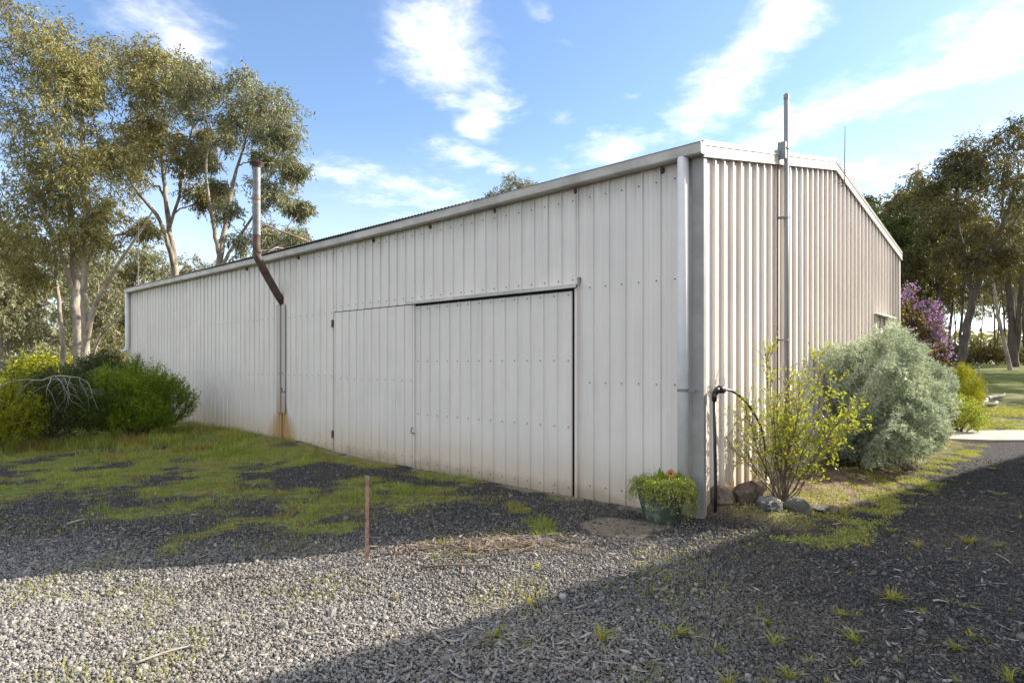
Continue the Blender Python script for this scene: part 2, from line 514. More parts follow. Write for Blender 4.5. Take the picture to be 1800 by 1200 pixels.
M['stone'] = stone_mat()
M['concrete'] = simple('path_concrete', (0.40, 0.36, 0.30), 0.85, var=0.15, scale=2.5, bump=0.3, bscale=60)
M['soil'] = simple('garden_soil', (0.25, 0.165, 0.095), 0.95, var=0.5, scale=9, bump=0.9, bscale=22)


def rock_mat(name, a, b_, c3):
    m, N, b = new_mat(name)
    p = N.pos()
    n = N.noise(p, 11, 6, 0.65)
    c = N.mix(N.ss(n, 0.35, 0.62), a, b_)
    c = N.mix(N.ss(N.noise(p, 27, 4, 0.6), 0.56, 0.68), c, c3)
    N.put(b.inputs['Base Color'], c)
    b.inputs['Roughness'].default_value = 0.85
    N.put(b.inputs['Normal'], N.bump(N.noise(p, 40, 5, 0.7), 0.7, 0.02))
    return m


M['rock_brown'] = rock_mat('brown_rock', (0.07, 0.045, 0.032), (0.135, 0.09, 0.062), (0.20, 0.15, 0.11))
M['rock_tan'] = rock_mat('tan_rock', (0.14, 0.105, 0.075), (0.25, 0.20, 0.145), (0.10, 0.075, 0.055))
M['rock_white'] = rock_mat('white_speckled_rock', (0.075, 0.068, 0.062), (0.17, 0.16, 0.15), (0.52, 0.52, 0.51))
M['rock_green'] = rock_mat('green_grey_rock', (0.085, 0.088, 0.07), (0.135, 0.135, 0.105), (0.19, 0.18, 0.14))
M['rock_orange'] = rock_mat('orange_rock', (0.26, 0.12, 0.06), (0.42, 0.23, 0.12), (0.20, 0.13, 0.09))


def glaze_mat():
    m, N, b = new_mat('green_glaze')
    p = N.pos()
    n = N.noise(p, 9, 5, 0.6)
    N.put(b.inputs['Base Color'], N.mix(N.ss(n, 0.45, 0.7), (0.075, 0.10, 0.07), (0.24, 0.265, 0.20)))
    b.inputs['Roughness'].default_value = 0.18
    N.put(b.inputs['Normal'], N.bump(n, 0.12, 0.01))
    return m


M['glaze'] = glaze_mat()
M['petal'] = simple('orange_petal', (0.65, 0.22, 0.02), 0.5, var=0.3, scale=60)
M['petal_c'] = simple('flower_centre', (0.20, 0.07, 0.02), 0.7)
M['carblue'] = simple('dark_blue_car_paint', (0.03, 0.045, 0.10), 0.25, 0.2, 0.05)
M['glass'] = simple('dark_glass', (0.02, 0.025, 0.03), 0.08)
M['tyre'] = simple('tyre_rubber', (0.015, 0.015, 0.015), 0.8)
M['rim'] = simple('wheel_rim', (0.4, 0.4, 0.42), 0.35, 0.7)
M['brick'] = simple('pale_render', (0.42, 0.38, 0.32), 0.8, var=0.12, scale=2)
M['tile'] = simple('dark_roof_sheet', (0.12, 0.11, 0.11), 0.6, var=0.1)
M['redlamp'] = simple('red_lamp', (0.35, 0.02, 0.02), 0.3)


# ------------------------------------------------------------------ mesh helpers
class MB:
    """collects shapes; build() links them as one mesh object"""

    def __init__(s):
        s.v, s.f, s.k = [], {3: [], 4: []}, 0
        s.n = []

    def add(s, v, f):
        v = np.asarray(v, dtype=np.float64).reshape(-1, 3)
        if isinstance(f, np.ndarray):
            s.f[f.shape[1]].append(f + s.k)
        else:
            for q_ in f:
                if len(q_) in (3, 4):
                    s.f[len(q_)].append(np.array([q_], dtype=np.int64) + s.k)
                else:
                    s.n.append([i + s.k for i in q_])
        s.v.append(v)
        s.k += len(v)

    def box(s, x0, x1, y0, y1, z0, z1):
        v = [(x, y, z) for x in (x0, x1) for y in (y0, y1) for z in (z0, z1)]
        s.add(v, [(0, 1, 3, 2), (4, 6, 7, 5), (0, 4, 5, 1), (2, 3, 7, 6), (0, 2, 6, 4), (1, 5, 7, 3)])

    def prism(s, poly, a, b, axis='y', close=True):
        """extrude a 2-D polygon between a and b"""
        n = len(poly)
        mk = {'y': lambda p, t: (p[0], t, p[1]), 'x': lambda p, t: (t, p[0], p[1]), 'z': lambda p, t: (p[0], p[1], t)}[axis]
        v = [mk(p, a) for p in poly] + [mk(p, b) for p in poly]
        m_ = n if close else n - 1
        f = [(i, (i + 1) % n, n + (i + 1) % n, n + i) for i in range(m_)]
        if close:
            f += [tuple(range(n))[::-1], tuple(range(n, 2 * n))]
        s.add(v, f)

    def tube(s, pts, rad, k=8, caps=True):
        v, f = tube_np(np.asarray(pts, float), np.asarray(rad, float) if np.ndim(rad) else np.full(len(pts), float(rad)), k)
        n = len(pts)
        k0 = s.k
        s.add(v, f)
        if caps and k >= 3:
            s.n.append([k0 + i for i in range(k)][::-1])
            s.n.append([k0 + (n - 1) * k + i for i in range(k)])

    def lathe(s, prof, k=24, c=(0, 0, 0)):
        a = np.arange(k) * 2 * math.pi / k
        v = np.array([(c[0] + r * math.cos(t), c[1] + r * math.sin(t), c[2] + z) for (r, z) in prof for t in a])
        f = []
        for i in range(len(prof) - 1):
            for j in range(k):
                f.append((i * k + j, i * k + (j + 1) % k, (i + 1) * k + (j + 1) % k, (i + 1) * k + j))
        s.add(v, np.array(f))

    def build(s, name, mat=None, parent=None, smooth=False, loc=None):
        me = make_mesh(name, np.concatenate(s.v), [np.concatenate(s.f[k]) for k in (3, 4) if s.f[k]], s.n, smooth)
        return link(name, me, mat, parent, loc)


def make_mesh(name, v, farrs, ngons=(), smooth=False):
    me = bpy.data.meshes.new(name)
    loops, starts, tot_ = [], [], []
    pos = 0
    for fa in farrs:
        n, k = fa.shape
        loops.append(fa.reshape(-1))
        starts.append(pos + np.arange(n) * k)
        tot_.append(np.full(n, k))
        pos += n * k
    for g in ngons:
        loops.append(np.array(g))
        starts.append(np.array([pos]))
        tot_.append(np.array([len(g)]))
        pos += len(g)
    loops, starts, tot_ = np.concatenate(loops), np.concatenate(starts), np.concatenate(tot_)
    me.vertices.add(len(v))
    me.vertices.foreach_set('co', np.asarray(v, dtype=np.float32).reshape(-1))
    me.loops.add(len(loops))
    me.loops.foreach_set('vertex_index', loops.astype(np.int32))
    me.polygons.add(len(starts))
    me.polygons.foreach_set('loop_start', starts.astype(np.int32))
    me.polygons.foreach_set('loop_total', tot_.astype(np.int32))
    me.polygons.foreach_set('use_smooth', np.full(len(starts), bool(smooth)))
    me.update(calc_edges=True)
    me.validate()
    return me


def link(name, me, mat=None, parent=None, loc=None):
    o = bpy.data.objects.new(name, me)
    COL.objects.link(o)
    if mat is not None and not me.materials:
        me.materials.append(M[mat] if isinstance(mat, str) else mat)
    if parent is not None:
        o.parent = parent
    if loc is not None:
        o.location = loc
    return o


def thing(name, label, cat, loc=(0, 0, 0), rz=0.0, group=None):
    o = bpy.data.objects.new(name, None)
    o.empty_display_size = 0.2
    COL.objects.link(o)
    o.location = loc
    o.rotation_euler = (0, 0, rz)
    return tag(o, label, cat, group)


def tag(o, label=None, cat=None, group=None, kind=None):
    for k, v in (('label', label), ('category', cat), ('group', group), ('kind', kind)):
        if v:
            o[k] = v
    return o


def tube_np(pts, rad, k):
    n = len(pts)
    t = np.gradient(pts, axis=0)
    t /= np.maximum(np.linalg.norm(t, axis=1, keepdims=True), 1e-9)
    ref = np.array([1.0, 0, 0]) if abs(t[0, 0]) < 0.8 else np.array([0, 1.0, 0])
    u = np.zeros_like(pts)
    cur = np.cross(t[0], ref)
    for i in range(n):
        cur = cur - t[i] * np.dot(cur, t[i])
        cur /= max(np.linalg.norm(cur), 1e-9)
        u[i] = cur
    w = np.cross(t, u)
    a = np.arange(k) * 2 * math.pi / k
    v = pts[:, None, :] + rad[:, None, None] * (np.cos(a)[None, :, None] * u[:, None, :] + np.sin(a)[None, :, None] * w[:, None, :])
    i = np.arange(n - 1)[:, None] * k
    j = np.arange(k)[None, :]
    j2 = (j + 1) % k
    f = np.stack([i + j, i + j2, i + k + j2, i + k + j], axis=-1).reshape(-1, 4)
    return v.reshape(-1, 3), f


def unit(a):
    return a / np.maximum(np.linalg.norm(a, axis=-1, keepdims=True), 1e-9)


def leaves_np(c, d, length, width, rg, fold=0.0):
    """diamond leaves: base point c, direction d"""
    n = len(c)
    side = unit(np.cross(d, unit(rg.normal(size=(n, 3)))))
    length = np.broadcast_to(np.asarray(length, float), (n,))[:, None]
    width = np.broadcast_to(np.asarray(width, float), (n,))[:, None]
    m_ = c + d * length * 0.42
    v = np.stack([c, m_ + side * width * 0.5, c + d * length, m_ - side * width * 0.5], axis=1).reshape(-1, 3)
    f = np.arange(n * 4).reshape(n, 4)
    return v, f


def smooth_path(pts, n):
    """Catmull-Rom resample of a polyline with radii in column 3"""
    pts = np.asarray(pts, float)
    if len(pts) == 2:
        t = np.linspace(0, 1, n)[:, None]
        return pts[0] * (1 - t) + pts[1] * t
    P_ = np.vstack([2 * pts[0] - pts[1], pts, 2 * pts[-1] - pts[-2]])
    m_ = len(pts) - 1
    out = []
    for s_ in np.linspace(0, m_ - 1e-6, n):
        i = int(s_)
        t = s_ - i
        p0, p1, p2, p3 = P_[i], P_[i + 1], P_[i + 2], P_[i + 3]
        out.append(0.5 * ((2 * p1) + (-p0 + p2) * t + (2 * p0 - 5 * p1 + 4 * p2 - p3) * t * t + (-p0 + 3 * p1 - 3 * p2 + p3) * t ** 3))
    o = np.array(out)
    if o.shape[1] > 3:
        o[:, 3] = np.maximum(o[:, 3], 0.006)
    return o


def PX(x, y, d):
    """point seen at a photograph position at distance d along the view"""
    return np.array([(x - 900) / F_PX * d, d, EYE - (y - HZ) / F_PX * d])


# value noise on the plane, for the ground and planting
_tab = np.random.default_rng(3).random((256, 256))


def vnoise(x, y):
    xi, yi = np.floor(x).astype(int), np.floor(y).astype(int)
    fx, fy = x - xi, y - yi
    fx, fy = fx * fx * (3 - 2 * fx), fy * fy * (3 - 2 * fy)
    g = lambda a, b: _tab[a % 256, b % 256]
    return (g(xi, yi) * (1 - fx) + g(xi + 1, yi) * fx) * (1 - fy) + (g(xi, yi + 1) * (1 - fx) + g(xi + 1, yi + 1) * fx) * fy


def fbm(x, y, s, o=4):
    r, a, t = 0, 0.5, 0
    for i in range(o):
        r = r + a * vnoise(x * s + 17.3 * i, y * s + 9.1 * i)
        t += a
        a *= 0.55
        s *= 2.03
    return r / t


def sstep(v, a, b):
    t = np.clip((v - a) / (b - a), 0, 1)
    return t * t * (3 - 2 * t)


def shed_uv(x, y):
    rx, ry = x - CORNER[0], y - CORNER[1]
    return rx * gdir[0] + ry * gdir[1], rx * ldir[0] + ry * ldir[1]     # v (along gable), u (along long wall)


def s2w(v, u, z=0.0):
    return (CORNER[0] + v * gdir[0] + u * ldir[0], CORNER[1] + v * gdir[1] + u * ldir[1], z)


# ------------------------------------------------------------------ ground
def ground_z(x, y):
    x, y = np.asarray(x, float), np.asarray(y, float)
    r = np.sqrt(x * x + y * y)
    rise_r = 0.060 * np.clip(y - 15.0, 0, 24) * sstep(x, 7, 12)
    rise_l = 0.03 * np.clip(y - 24.0, 0, 30) * sstep(x, 2, -6)
    v, u = shed_uv(x, y)
    z = rise_r + rise_l
    near = sstep(r, 40, 15)
    z = z + (fbm(x, y, 0.35, 3) - 0.5) * 0.10 * near * sstep(v, -0.3, -2.5) + (fbm(x, y, 2.2, 3) - 0.5) * 0.025 * near
    # bank of earth along the far half of the long wall
    z = z + 0.12 * sstep(u, 6.0, 8.5) * sstep(v, -1.3, -0.2) * sstep(v, 0.6, 0.0)
    # garden bed along the gable wall
    bed = sstep(u, -1.05, -0.55) * sstep(v, -0.02, 0.22) * sstep(v, 10.5, 8.5) * sstep(u, 0.6, 0.1)
    z = z + 0.15 * bed
    return z


def ground_masks(x, y):
    v, u = shed_uv(x, y)
    n1, n2, n3 = fbm(x, y, 0.45, 5), fbm(x + 31, y + 7, 1.6, 5), fbm(x + 80, y - 40, 3.5, 4)
    front = sstep(v, 0.2, 0.0)
    # shaded green slope before the long wall
    green = sstep(y, 4.6, 8.6) * sstep(x, 1.4, -1.8) * front
    moss = green * np.clip(0.56 + 1.7 * (n1 - 0.47) + 2.6 * (n2 - 0.48) + 1.2 * (n3 - 0.5), 0, 1)
    moss = np.maximum(moss, sstep(y, 9.0, 11.5) * sstep(x, -2.5, -4.5) * front * np.clip(0.66 + 1.3 * (n2 - 0.5), 0, 1))
    moss = np.maximum(moss, front * sstep(n2, 0.57, 0.70) * 0.8 * sstep(y, 4.6, 5.6) * sstep(x, 2.0, 0.5))
    moss = np.maximum(moss, sstep(v, -3.2, -1.6) * sstep(u, 5.5, 7.5) * front * np.clip(0.75 + 1.4 * (n2 - 0.5), 0, 1))
    # mossy fringe at the rocks and along the edge of the bed
    edge = sstep(np.abs(u + 1.05), 0.75, 0.15) * sstep(v, -1.0, 0.3) * sstep(v, 11, 8)
    moss = np.maximum(moss, edge * sstep(n3, 0.40, 0.58))
    bedm = sstep(u, -1.25, -0.7) * sstep(v, -0.02, 0.2) * sstep(v, 11.0, 8.8)
    moss = np.maximum(moss, bedm * sstep(n2, 0.50, 0.62) * 0.9)
    moss = np.maximum(moss, sstep(y, 13.5, 15.0) * sstep(x, 6.5, 8.0) * sstep(n3, 0.36, 0.55) * sstep(y, 21, 18))
    lawn = sstep(y, 18.0 + 4 * (n1 - 0.5), 22.0) * sstep(x, 7, 10)
    lawn = np.maximum(lawn, sstep(y, 20, 24) * sstep(x, -4, -8) * 0.9)
    dirt = sstep(np.hypot((x - 1.22) / 0.70, (y - 6.22) / 0.46) + 1.3 * (n2 - 0.5) + 0.8 * (n3 - 0.5), 1.05, 0.35) * 0.85
    dirt = np.maximum(dirt, sstep(np.hypot((x - 0.1) / 1.1, (y - 5.45) / 0.35), 1.1, 0.3) * 0.6)
    dirt = np.maximum(dirt, sstep(np.abs(v + 0.05), 0.35, 0.05) * sstep(u, -0.3, 0.2) * 0.75 * sstep(n3, 0.3, 0.55))
    return moss, dirt, lawn, bedm


xs = np.unique(np.concatenate([np.linspace(-900, -60, 15), np.linspace(-60, -12, 49), np.arange(-12, 12.01, 0.075), np.linspace(12, 60, 65), np.linspace(60, 900, 15)]))
ys = np.unique(np.concatenate([np.linspace(-300, -5, 12), np.linspace(-5, 2.6, 20), np.arange(2.6, 16.5, 0.075), np.linspace(16.5, 60, 90), np.linspace(60, 1500, 20)]))
GX, GY = np.meshgrid(xs, ys)
GZ = ground_z(GX, GY)
nx_, ny_ = len(xs), len(ys)
ii = (np.arange(ny_ - 1)[:, None] * nx_ + np.arange(nx_ - 1)[None, :]).reshape(-1)
gf = np.stack([ii, ii + 1, ii + nx_ + 1, ii + nx_], axis=1)
gme = make_mesh('ground', np.stack([GX, GY, GZ], -1).reshape(-1, 3), [gf], smooth=True)
for nm, arr in zip(('moss', 'dirt', 'lawn', 'soil'), ground_masks(GX, GY)):
    at = gme.attributes.new(nm, 'FLOAT', 'POINT')
    at.data.foreach_set('value', np.ascontiguousarray(arr, dtype=np.float32).reshape(-1))
tag(link('ground', gme, 'ground'), kind='structure')

# concrete path at the right, behind the silver shrub
b = MB()
pts = [(7.9, 12.75), (30, 12.9), (30, 15.1), (9.3, 14.55)]
n = 24
vv = []
for i in range(n + 1):
    t = i / n
    for (p0, p1) in ((pts[0], pts[1]), (pts[3], pts[2])):
        x, y = p0[0] + (p1[0] - p0[0]) * t, p0[1] + (p1[1] - p0[1]) * t
        vv.append((x, y, float(ground_z(x, 13.7)) + 0.05))
ff = [(2 * i, 2 * i + 2, 2 * i + 3, 2 * i + 1) for i in range(n)]
k = len(vv)
vv += [(x, y, z - 0.2) for (x, y, z) in vv]
ff += [(k + 2 * i, 2 * 0 + k + 2 * i + 2, 2 * i + 2, 2 * i) for i in range(n)] + [(2 * i + 1, 2 * i + 3, k + 2 * i + 3, k + 2 * i + 1) for i in range(n)] + [(0, 1, k + 1, k)]
b.add(vv, ff)
tag(b.build('path', 'concrete'), kind='structure')

# ------------------------------------------------------------------ shed
shed = thing('shed', 'long cream ribbed steel shed with sliding door and low gable roof', 'shed', CORNER, SC_ANG)
PITCH = 0.2206
PROF = [(0, 0), (.007, .019), (.024, .019), (.031, 0), (.096, 0), (.101, .003), (.106, 0), (.154, 0), (.159, .003), (.164, 0), (PITCH, 0)]
PROFG = [(0, 0), (.006, .034), (.030, .034), (.038, 0)] + PROF[4:]
WT = EAVE - 0.03


def panel_mesh(name, ztop, zbot, width=PITCH):
    """a strip of ribbed sheet in local coordinates: across = +Y, outwards = -X; ztop may be a function of y"""
    pr = [p for p in PROF if p[0] < width - 1e-4] + [(width, 0)]
    zt = ztop if callable(ztop) else (lambda yy: ztop)
    v = [(-o, yy, zbot) for yy, o in pr] + [(-o, yy, zt(yy)) for yy, o in pr]
    n_ = len(pr)
    return make_mesh(name, np.array(v), [np.array([(i, n_ + i, n_ + i + 1, i + 1) for i in range(n_ - 1)])])


screw = MB()


def add_screw(pt, axis):
    """small hexagonal screw head; axis 0: on the long wall, 1: on the gable wall"""
    x, y, z = pt
    a = np.arange(6) * math.pi / 3
    r, h_ = 0.0085, 0.008
    if axis == 0:
        ring = [(x, y + r * math.cos(t), z + r * math.sin(t)) for t in a]
        top = [(x - h_, q_[1], q_[2]) for q_ in ring]
    else:
        ring = [(x + r * math.cos(t), y, z + r * math.sin(t)) for t in a]
        top = [(q_[0], y - h_, q_[2]) for q_ in ring]
    screw.add(ring + top, [(i, (i + 1) % 6, 6 + (i + 1) % 6, 6 + i) for i in range(6)] + [tuple(range(6, 12))])


DO0, DO1, DO2, DZ = 1.64, 4.70, 6.98, 2.52       # right jamb, meeting line, hinge side, head height
full, short = panel_mesh('wall_panel', WT, -0.10), panel_mesh('wall_panel', WT, DZ - 0.012)
rowz = (0.16, 1.37, 2.49)
ypos = []
for (ya, yb, kind_) in ((0.2366 - PITCH, DO0 - 0.05, 'full'), (DO0 - 0.05, DO2 + 0.003, 'short'), (DO2 + 0.003, LEN, 'full')):
    y = ya
    while y < yb - 0.012:
        w = min(PITCH, yb - y)
        me = full if kind_ == 'full' else short
        if w < PITCH - 1e-3:
            me = panel_mesh('wall_panel', WT, -0.10 if kind_ == 'full' else DZ - 0.012, w)
        o = link('wall_panel', me, 'clad', shed, (0, y, 0))
        o.rotation_euler = (0, 0, rng.normal() * 0.005)
        if w > 0.09:
            for z in (rowz if kind_ == 'full' else (2.60,)):
                add_screw((-0.001, y + 0.062, z), 0)
            add_screw((-0.001, y + 0.062, 3.55), 0)
        y += PITCH

# gable wall towards the light: sheets cut to the rake
ztop_g = lambda xx: EAVE + RISE * (1 - abs(xx - WID / 2) / (WID / 2)) - 0.02
x = 0.022
ng = 0
while x < WID - 0.02:
    w = min(PITCH, WID - x)
    if w < 0.06:
        break
    pr = [p for p in PROFG if p[0] < w - 1e-4] + [(w, 0)]
    n_ = len(pr)
    hatch = 6.80 < x + w / 2 < 7.66
    segs = [(-0.1, None)] if not hatch else [(2.46, None), (-0.1, 1.75)]
    for (zb, zt) in segs:
        v = [(p, -o, zb) for p, o in pr] + [(p, -o, zt if zt else ztop_g(x + p)) for p, o in pr]
        me = make_mesh('wall_panel', np.array(v), [np.array([(i, i + 1, n_ + i + 1, n_ + i) for i in range(n_ - 1)])])
        link('wall_panel', me, 'clad', shed, (x, 0, 0))
    for z in (0.35, 1.45, 2.45, 3.45):
        add_screw((x + 0.07, -0.001, z), 1)
    add_screw((x + 0.07, -0.001, ztop_g(x + 0.07) - 0.14), 1)
    x += PITCH
# the two walls turned away, plain ribbed sheets of the same kind
for i in range(int(LEN / PITCH)):
    o = link('wall_panel', full, None, shed, (WID, (i + 1) * PITCH, 0))
    o.rotation_euler = (0, 0, math.pi)
b = MB()
b.add([(0, LEN, -0.1), (WID, LEN, -0.1), (WID, LEN, EAVE - 0.05), (WID / 2, LEN, EAVE + RISE - 0.03), (0, LEN, EAVE - 0.05)], [(0, 1, 2, 3, 4)])
b.build('end_wall', 'clad', shed)
# the dark lining behind doors and hatch (inside face of the wall frame)
b = MB()
b.box(0.07, 0.09, 0.1, 9.0, -0.1, 3.6)
b.box(6.6, 7.9, 0.06, 0.08, 1.0, 2.9)
b.build('wall_lining', 'dark', shed)

# corner flashing of the near corner and of the far gable corner
b = MB()
b.prism([(-0.030, 0.09), (-0.030, -0.040), (0.022, -0.040), (0.022, -0.034), (-0.024, -0.034), (-0.024, 0.09)], -0.1, EAVE - 0.04, 'z')
b.build('corner_flashing', 'flash', shed)
b = MB()
b.prism([(WID + 0.027, 0.10), (WID + 0.027, -0.027), (WID - 0.11, -0.027), (WID - 0.11, -0.022), (WID + 0.022, -0.022), (WID + 0.022, 0.10)], -0.1, EAVE - 0.04, 'z')
b.build('corner_flashing', 'clad', shed)

# barge cappings along both rakes
for (xa, xb) in ((-0.06, WID / 2), (WID + 0.06, WID / 2)):
    b = MB()
    za = EAVE + 0.105 - (0.06 * RISE / (WID / 2))
    zb = EAVE + 0.105 + RISE
    for (y0, y1, d0, d1) in ((-0.052, -0.046, -0.15, 0.0), (-0.058, 0.11, 0.0, 0.008), (-0.060, -0.040, -0.163, -0.15), (-0.062, -0.046, -0.045, -0.038)):
        v = []
        for yy in (y0, y1):
            v += [(xa, yy, za + d0), (xb, yy, zb + d0), (xb, yy, zb + d1), (xa, yy, za + d1)]
        b.add(v, [(0, 1, 2, 3), (7, 6, 5, 4), (0, 4, 5, 1), (3, 2, 6, 7), (0, 3, 7, 4), (1, 5, 6, 2)])
    b.build('barge_capping', 'trim', shed)

# corrugated roof, sheet by sheet
rs = 0.762
nseg = 60
sl = RISE / (WID / 2)
for side in (0, 1):
    yy = 0.0
    t = np.linspace(0, rs, nseg + 1)
    wave = 0.0095 * np.cos(t * 2 * math.pi / 0.0762)
    sgn = 1 if side == 0 else -1
    xa, xb = (-0.075, WID / 2) if side == 0 else (WID + 0.075, WID / 2)
    z0, z1 = EAVE + 0.088 - 0.075 * sl, EAVE + 0.088 + RISE
    v = np.concatenate([np.stack([np.full_like(t, xa), t, z0 + wave], -1), np.stack([np.full_like(t, xb), t, z1 + wave], -1)])
    f = np.array([(i, nseg + 1 + i, nseg + 2 + i, i + 1)[::-1] for i in range(nseg)])
    me = make_mesh('roof_sheet', v, [f], smooth=True)
    for kk in range(int(round(LEN / rs))):
        link('roof_sheet', me, 'roof', shed, (0, kk * rs + 0.02, 0.0004 * (kk % 2)))
b = MB()
b.prism([(WID / 2 - 0.16, EAVE + RISE + 0.085), (WID / 2, EAVE + RISE + 0.125), (WID / 2 + 0.16, EAVE + RISE + 0.085), (WID / 2, EAVE + RISE + 0.118)], -0.05, LEN + 0.05, 'y')
b.build('ridge_capping', 'trim', shed)

# gutter with straps along the long wall
b = MB()
gz = EAVE + 0.045
prof = [(-0.030, gz - 0.005), (-0.030, gz - 0.095), (-0.128, gz - 0.095), (-0.140, gz - 0.082), (-0.140, gz + 0.010), (-0.150, gz + 0.022), (-0.132, gz + 0.022), (-0.134, gz - 0.078), (-0.126, gz - 0.089), (-0.036, gz - 0.089), (-0.036, gz - 0.005)]
gdz = lambda s_: float(np.interp(s_, [-0.1, 2.0, 4.0, 6.0, 9.0, 12.0, 15.0, 18.4], [0, -0.012, -0.038, -0.055, -0.060, -0.050, -0.035, -0.02]))   # the old gutter sags away from the roof edge
st_ = list(np.linspace(-0.06, LEN + 0.05, 15))
v = [(p[0], yy, p[1] + gdz(yy)) for yy in st_ for p in prof]
n_ = len(prof)
f = [(j * n_ + i, j * n_ + (i + 1) % n_, (j + 1) * n_ + (i + 1) % n_, (j + 1) * n_ + i) for j in range(14) for i in range(n_)]
b.add(v, f + [tuple(range(n_))[::-1], tuple(range(14 * n_, 15 * n_))])
gut = b.build('gutter', 'gutter', shed)
b = MB()
b.prism([(-0.030, gz - 0.095), (-0.128, gz - 0.095), (-0.140, gz - 0.082), (-0.140, gz + 0.018), (-0.030, gz + 0.018)], -0.064, -0.0605, 'y')
b.build('end_cap', 'gutter', gut)
me = None
for s_ in (0.52, 1.72, 3.1, 4.5, 5.9, 7.4, 9.4, 11.0, 12.8, 14.6, 16.6):
    if me is None:
        b = MB()
        b.prism([(-0.028, gz - 0.098), (-0.130, gz - 0.098), (-0.143, gz - 0.084), (-0.143, gz + 0.010), (-0.152, gz + 0.025), (-0.130, gz + 0.025), (-0.1405, gz + 0.01), (-0.1405, gz - 0.080), (-0.127, gz - 0.0955), (-0.028, gz - 0.0955)], -0.016, 0.016, 'y')
        o = b.build('gutter_strap', 'gutter', gut)
        me = o.data
    else:
        o = link('gutter_strap', me, None, gut)
    o.location = (0, s_, gdz(s_))
# dark mud nests stuck below the gutter
for s_ in (0.44, 1.60, 2.95, 4.3, 5.75, 8.2, 10.4):
    b = MB()
    k = 7
    for j, (r, zz) in enumerate(((0.0, 0), (0.018, -0.012), (0.024, -0.035), (0.012, -0.055))):
        pass
    b.lathe([(0.003, 0.03), (0.020, 0.018), (0.026, -0.008), (0.016, -0.030), (0.002, -0.038)], 7, (-0.018, s_, gz - 0.135 + gdz(s_)))
    b.build('mud_nest', 'ironhinge', shed, True)

# downpipes
def downpipe(u, top, bottom, off, toe):
    b = MB()
    p = [(-off, u, top), (-off, u, bottom + 0.12)]
    if toe:
        p += [(-off - 0.02, u, bottom + 0.05), (-off - 0.16, u, bottom - 0.03)]
    b.tube(p, 0.058, 20)
    o = b.build('downpipe', 'pvc', shed, True)
    o.data.polygons.foreach_set('use_smooth', [len(q_.vertices) == 4 for q_ in o.data.polygons])
    b = MB()
    a = np.linspace(0, 2 * math.pi, 25)
    for rr, z0, z1 in ((0.061, 1.305, 1.335),):
        v = [(-off + rr * math.cos(t), u + rr * math.sin(t), z) for z in (z0, z1) for t in a]
        b.add(v, [(i, i + 1, 26 + i - 0, 25 + i) for i in range(24)])
        b.box(-off - 0.012, -off + 0.012, u - 0.13, u - 0.055, z0 + 0.002, z1 - 0.002)
    b.build('strap', 'pole', o)
    return o


downpipe(0.160, EAVE - 0.04, 0.0, 0.088, False)
downpipe(LEN - 0.10, EAVE - 0.04, 1.95, 0.085, True)


# doors
def door_leaf(name, u0, u1, off, zb, rail=True):
    d = MB()
    d.box(-off + 0.002, -off + 0.03, u0, u1, zb, DZ - 0.022)  # near-black backing; the shadow gap at the head is put into its colour
    o = d.build(name, 'dark', shed)
    yy = u0
    zt_ = DZ - (0.058 if rail else 0.026)
    me = panel_mesh('door_panel', zt_, zb)
    while yy < u1 - 0.02:
        w = min(PITCH, u1 - yy)
        m2 = me if w > PITCH - 1e-3 else panel_mesh('door_panel', zt_, zb, w)
        link('door_panel', m2, 'clad', o, (-off, yy, 0))
        for z in (0.10, 0.83, 1.63, 2.42) if rail else (0.16, 1.33):
            add_screw((-off - 0.001, yy + 0.062, z), 0)
        yy += PITCH
    return o


sd = door_leaf('sliding_door', DO0 - 0.002, DO1 - 0.035, 0.026, -0.03)
hd = door_leaf('hinged_door', DO1 + 0.012, DO2 - 0.006, 0.0, -0.02, False)
b = MB()
b.box(-0.052, -0.027, DO1 - 0.065, DO1 - 0.03, 0.0, DZ - 0.03)
b.build('door_edge', 'clad', sd)
b = MB()
b.tube([(-0.045, DO1 - 0.03, 0.62), (-0.085, DO1 - 0.03, 0.61), (-0.09, DO1 - 0.04, 0.54), (-0.045, DO1 - 0.075, 0.53)], 0.008, 6)
b.build('latch', 'ironhinge', sd)
for z in (2.30, 0.34):
    b = MB()
    b.box(-0.032, -0.003, DO2 - 0.035, DO2 + 0.03, z - 0.055, z + 0.055)
    b.tube([(-0.034, DO2, z - 0.07), (-0.034, DO2, z + 0.07)], 0.012, 8)
    b.build('hinge', 'ironhinge', hd)
# sliding track hood and right jamb
b = MB()
b.prism([(0.0, DZ + 0.035), (-0.092, DZ + 0.016), (-0.097, DZ - 0.026), (-0.091, DZ - 0.026), (-0.087, DZ + 0.008), (0.0, DZ + 0.027)], DO0 - 0.10, DO1 + 0.06, 'y')
b.build('track_hood', 'gutter', shed)
b = MB()
b.box(-0.050, 0.0, DO0 - 0.085, DO0 - 0.050, -0.05, DZ - 0.03)
b.build('door_jamb', 'clad', shed)
b = MB()
b.box(-0.030, -0.004, DO0 - 0.11, DO0 - 0.075, DZ + 0.04, DZ + 0.10)
b.build('track_bracket', 'galv', shed)
screw.build('screws', 'screw', shed)['kind'] = 'stuff'

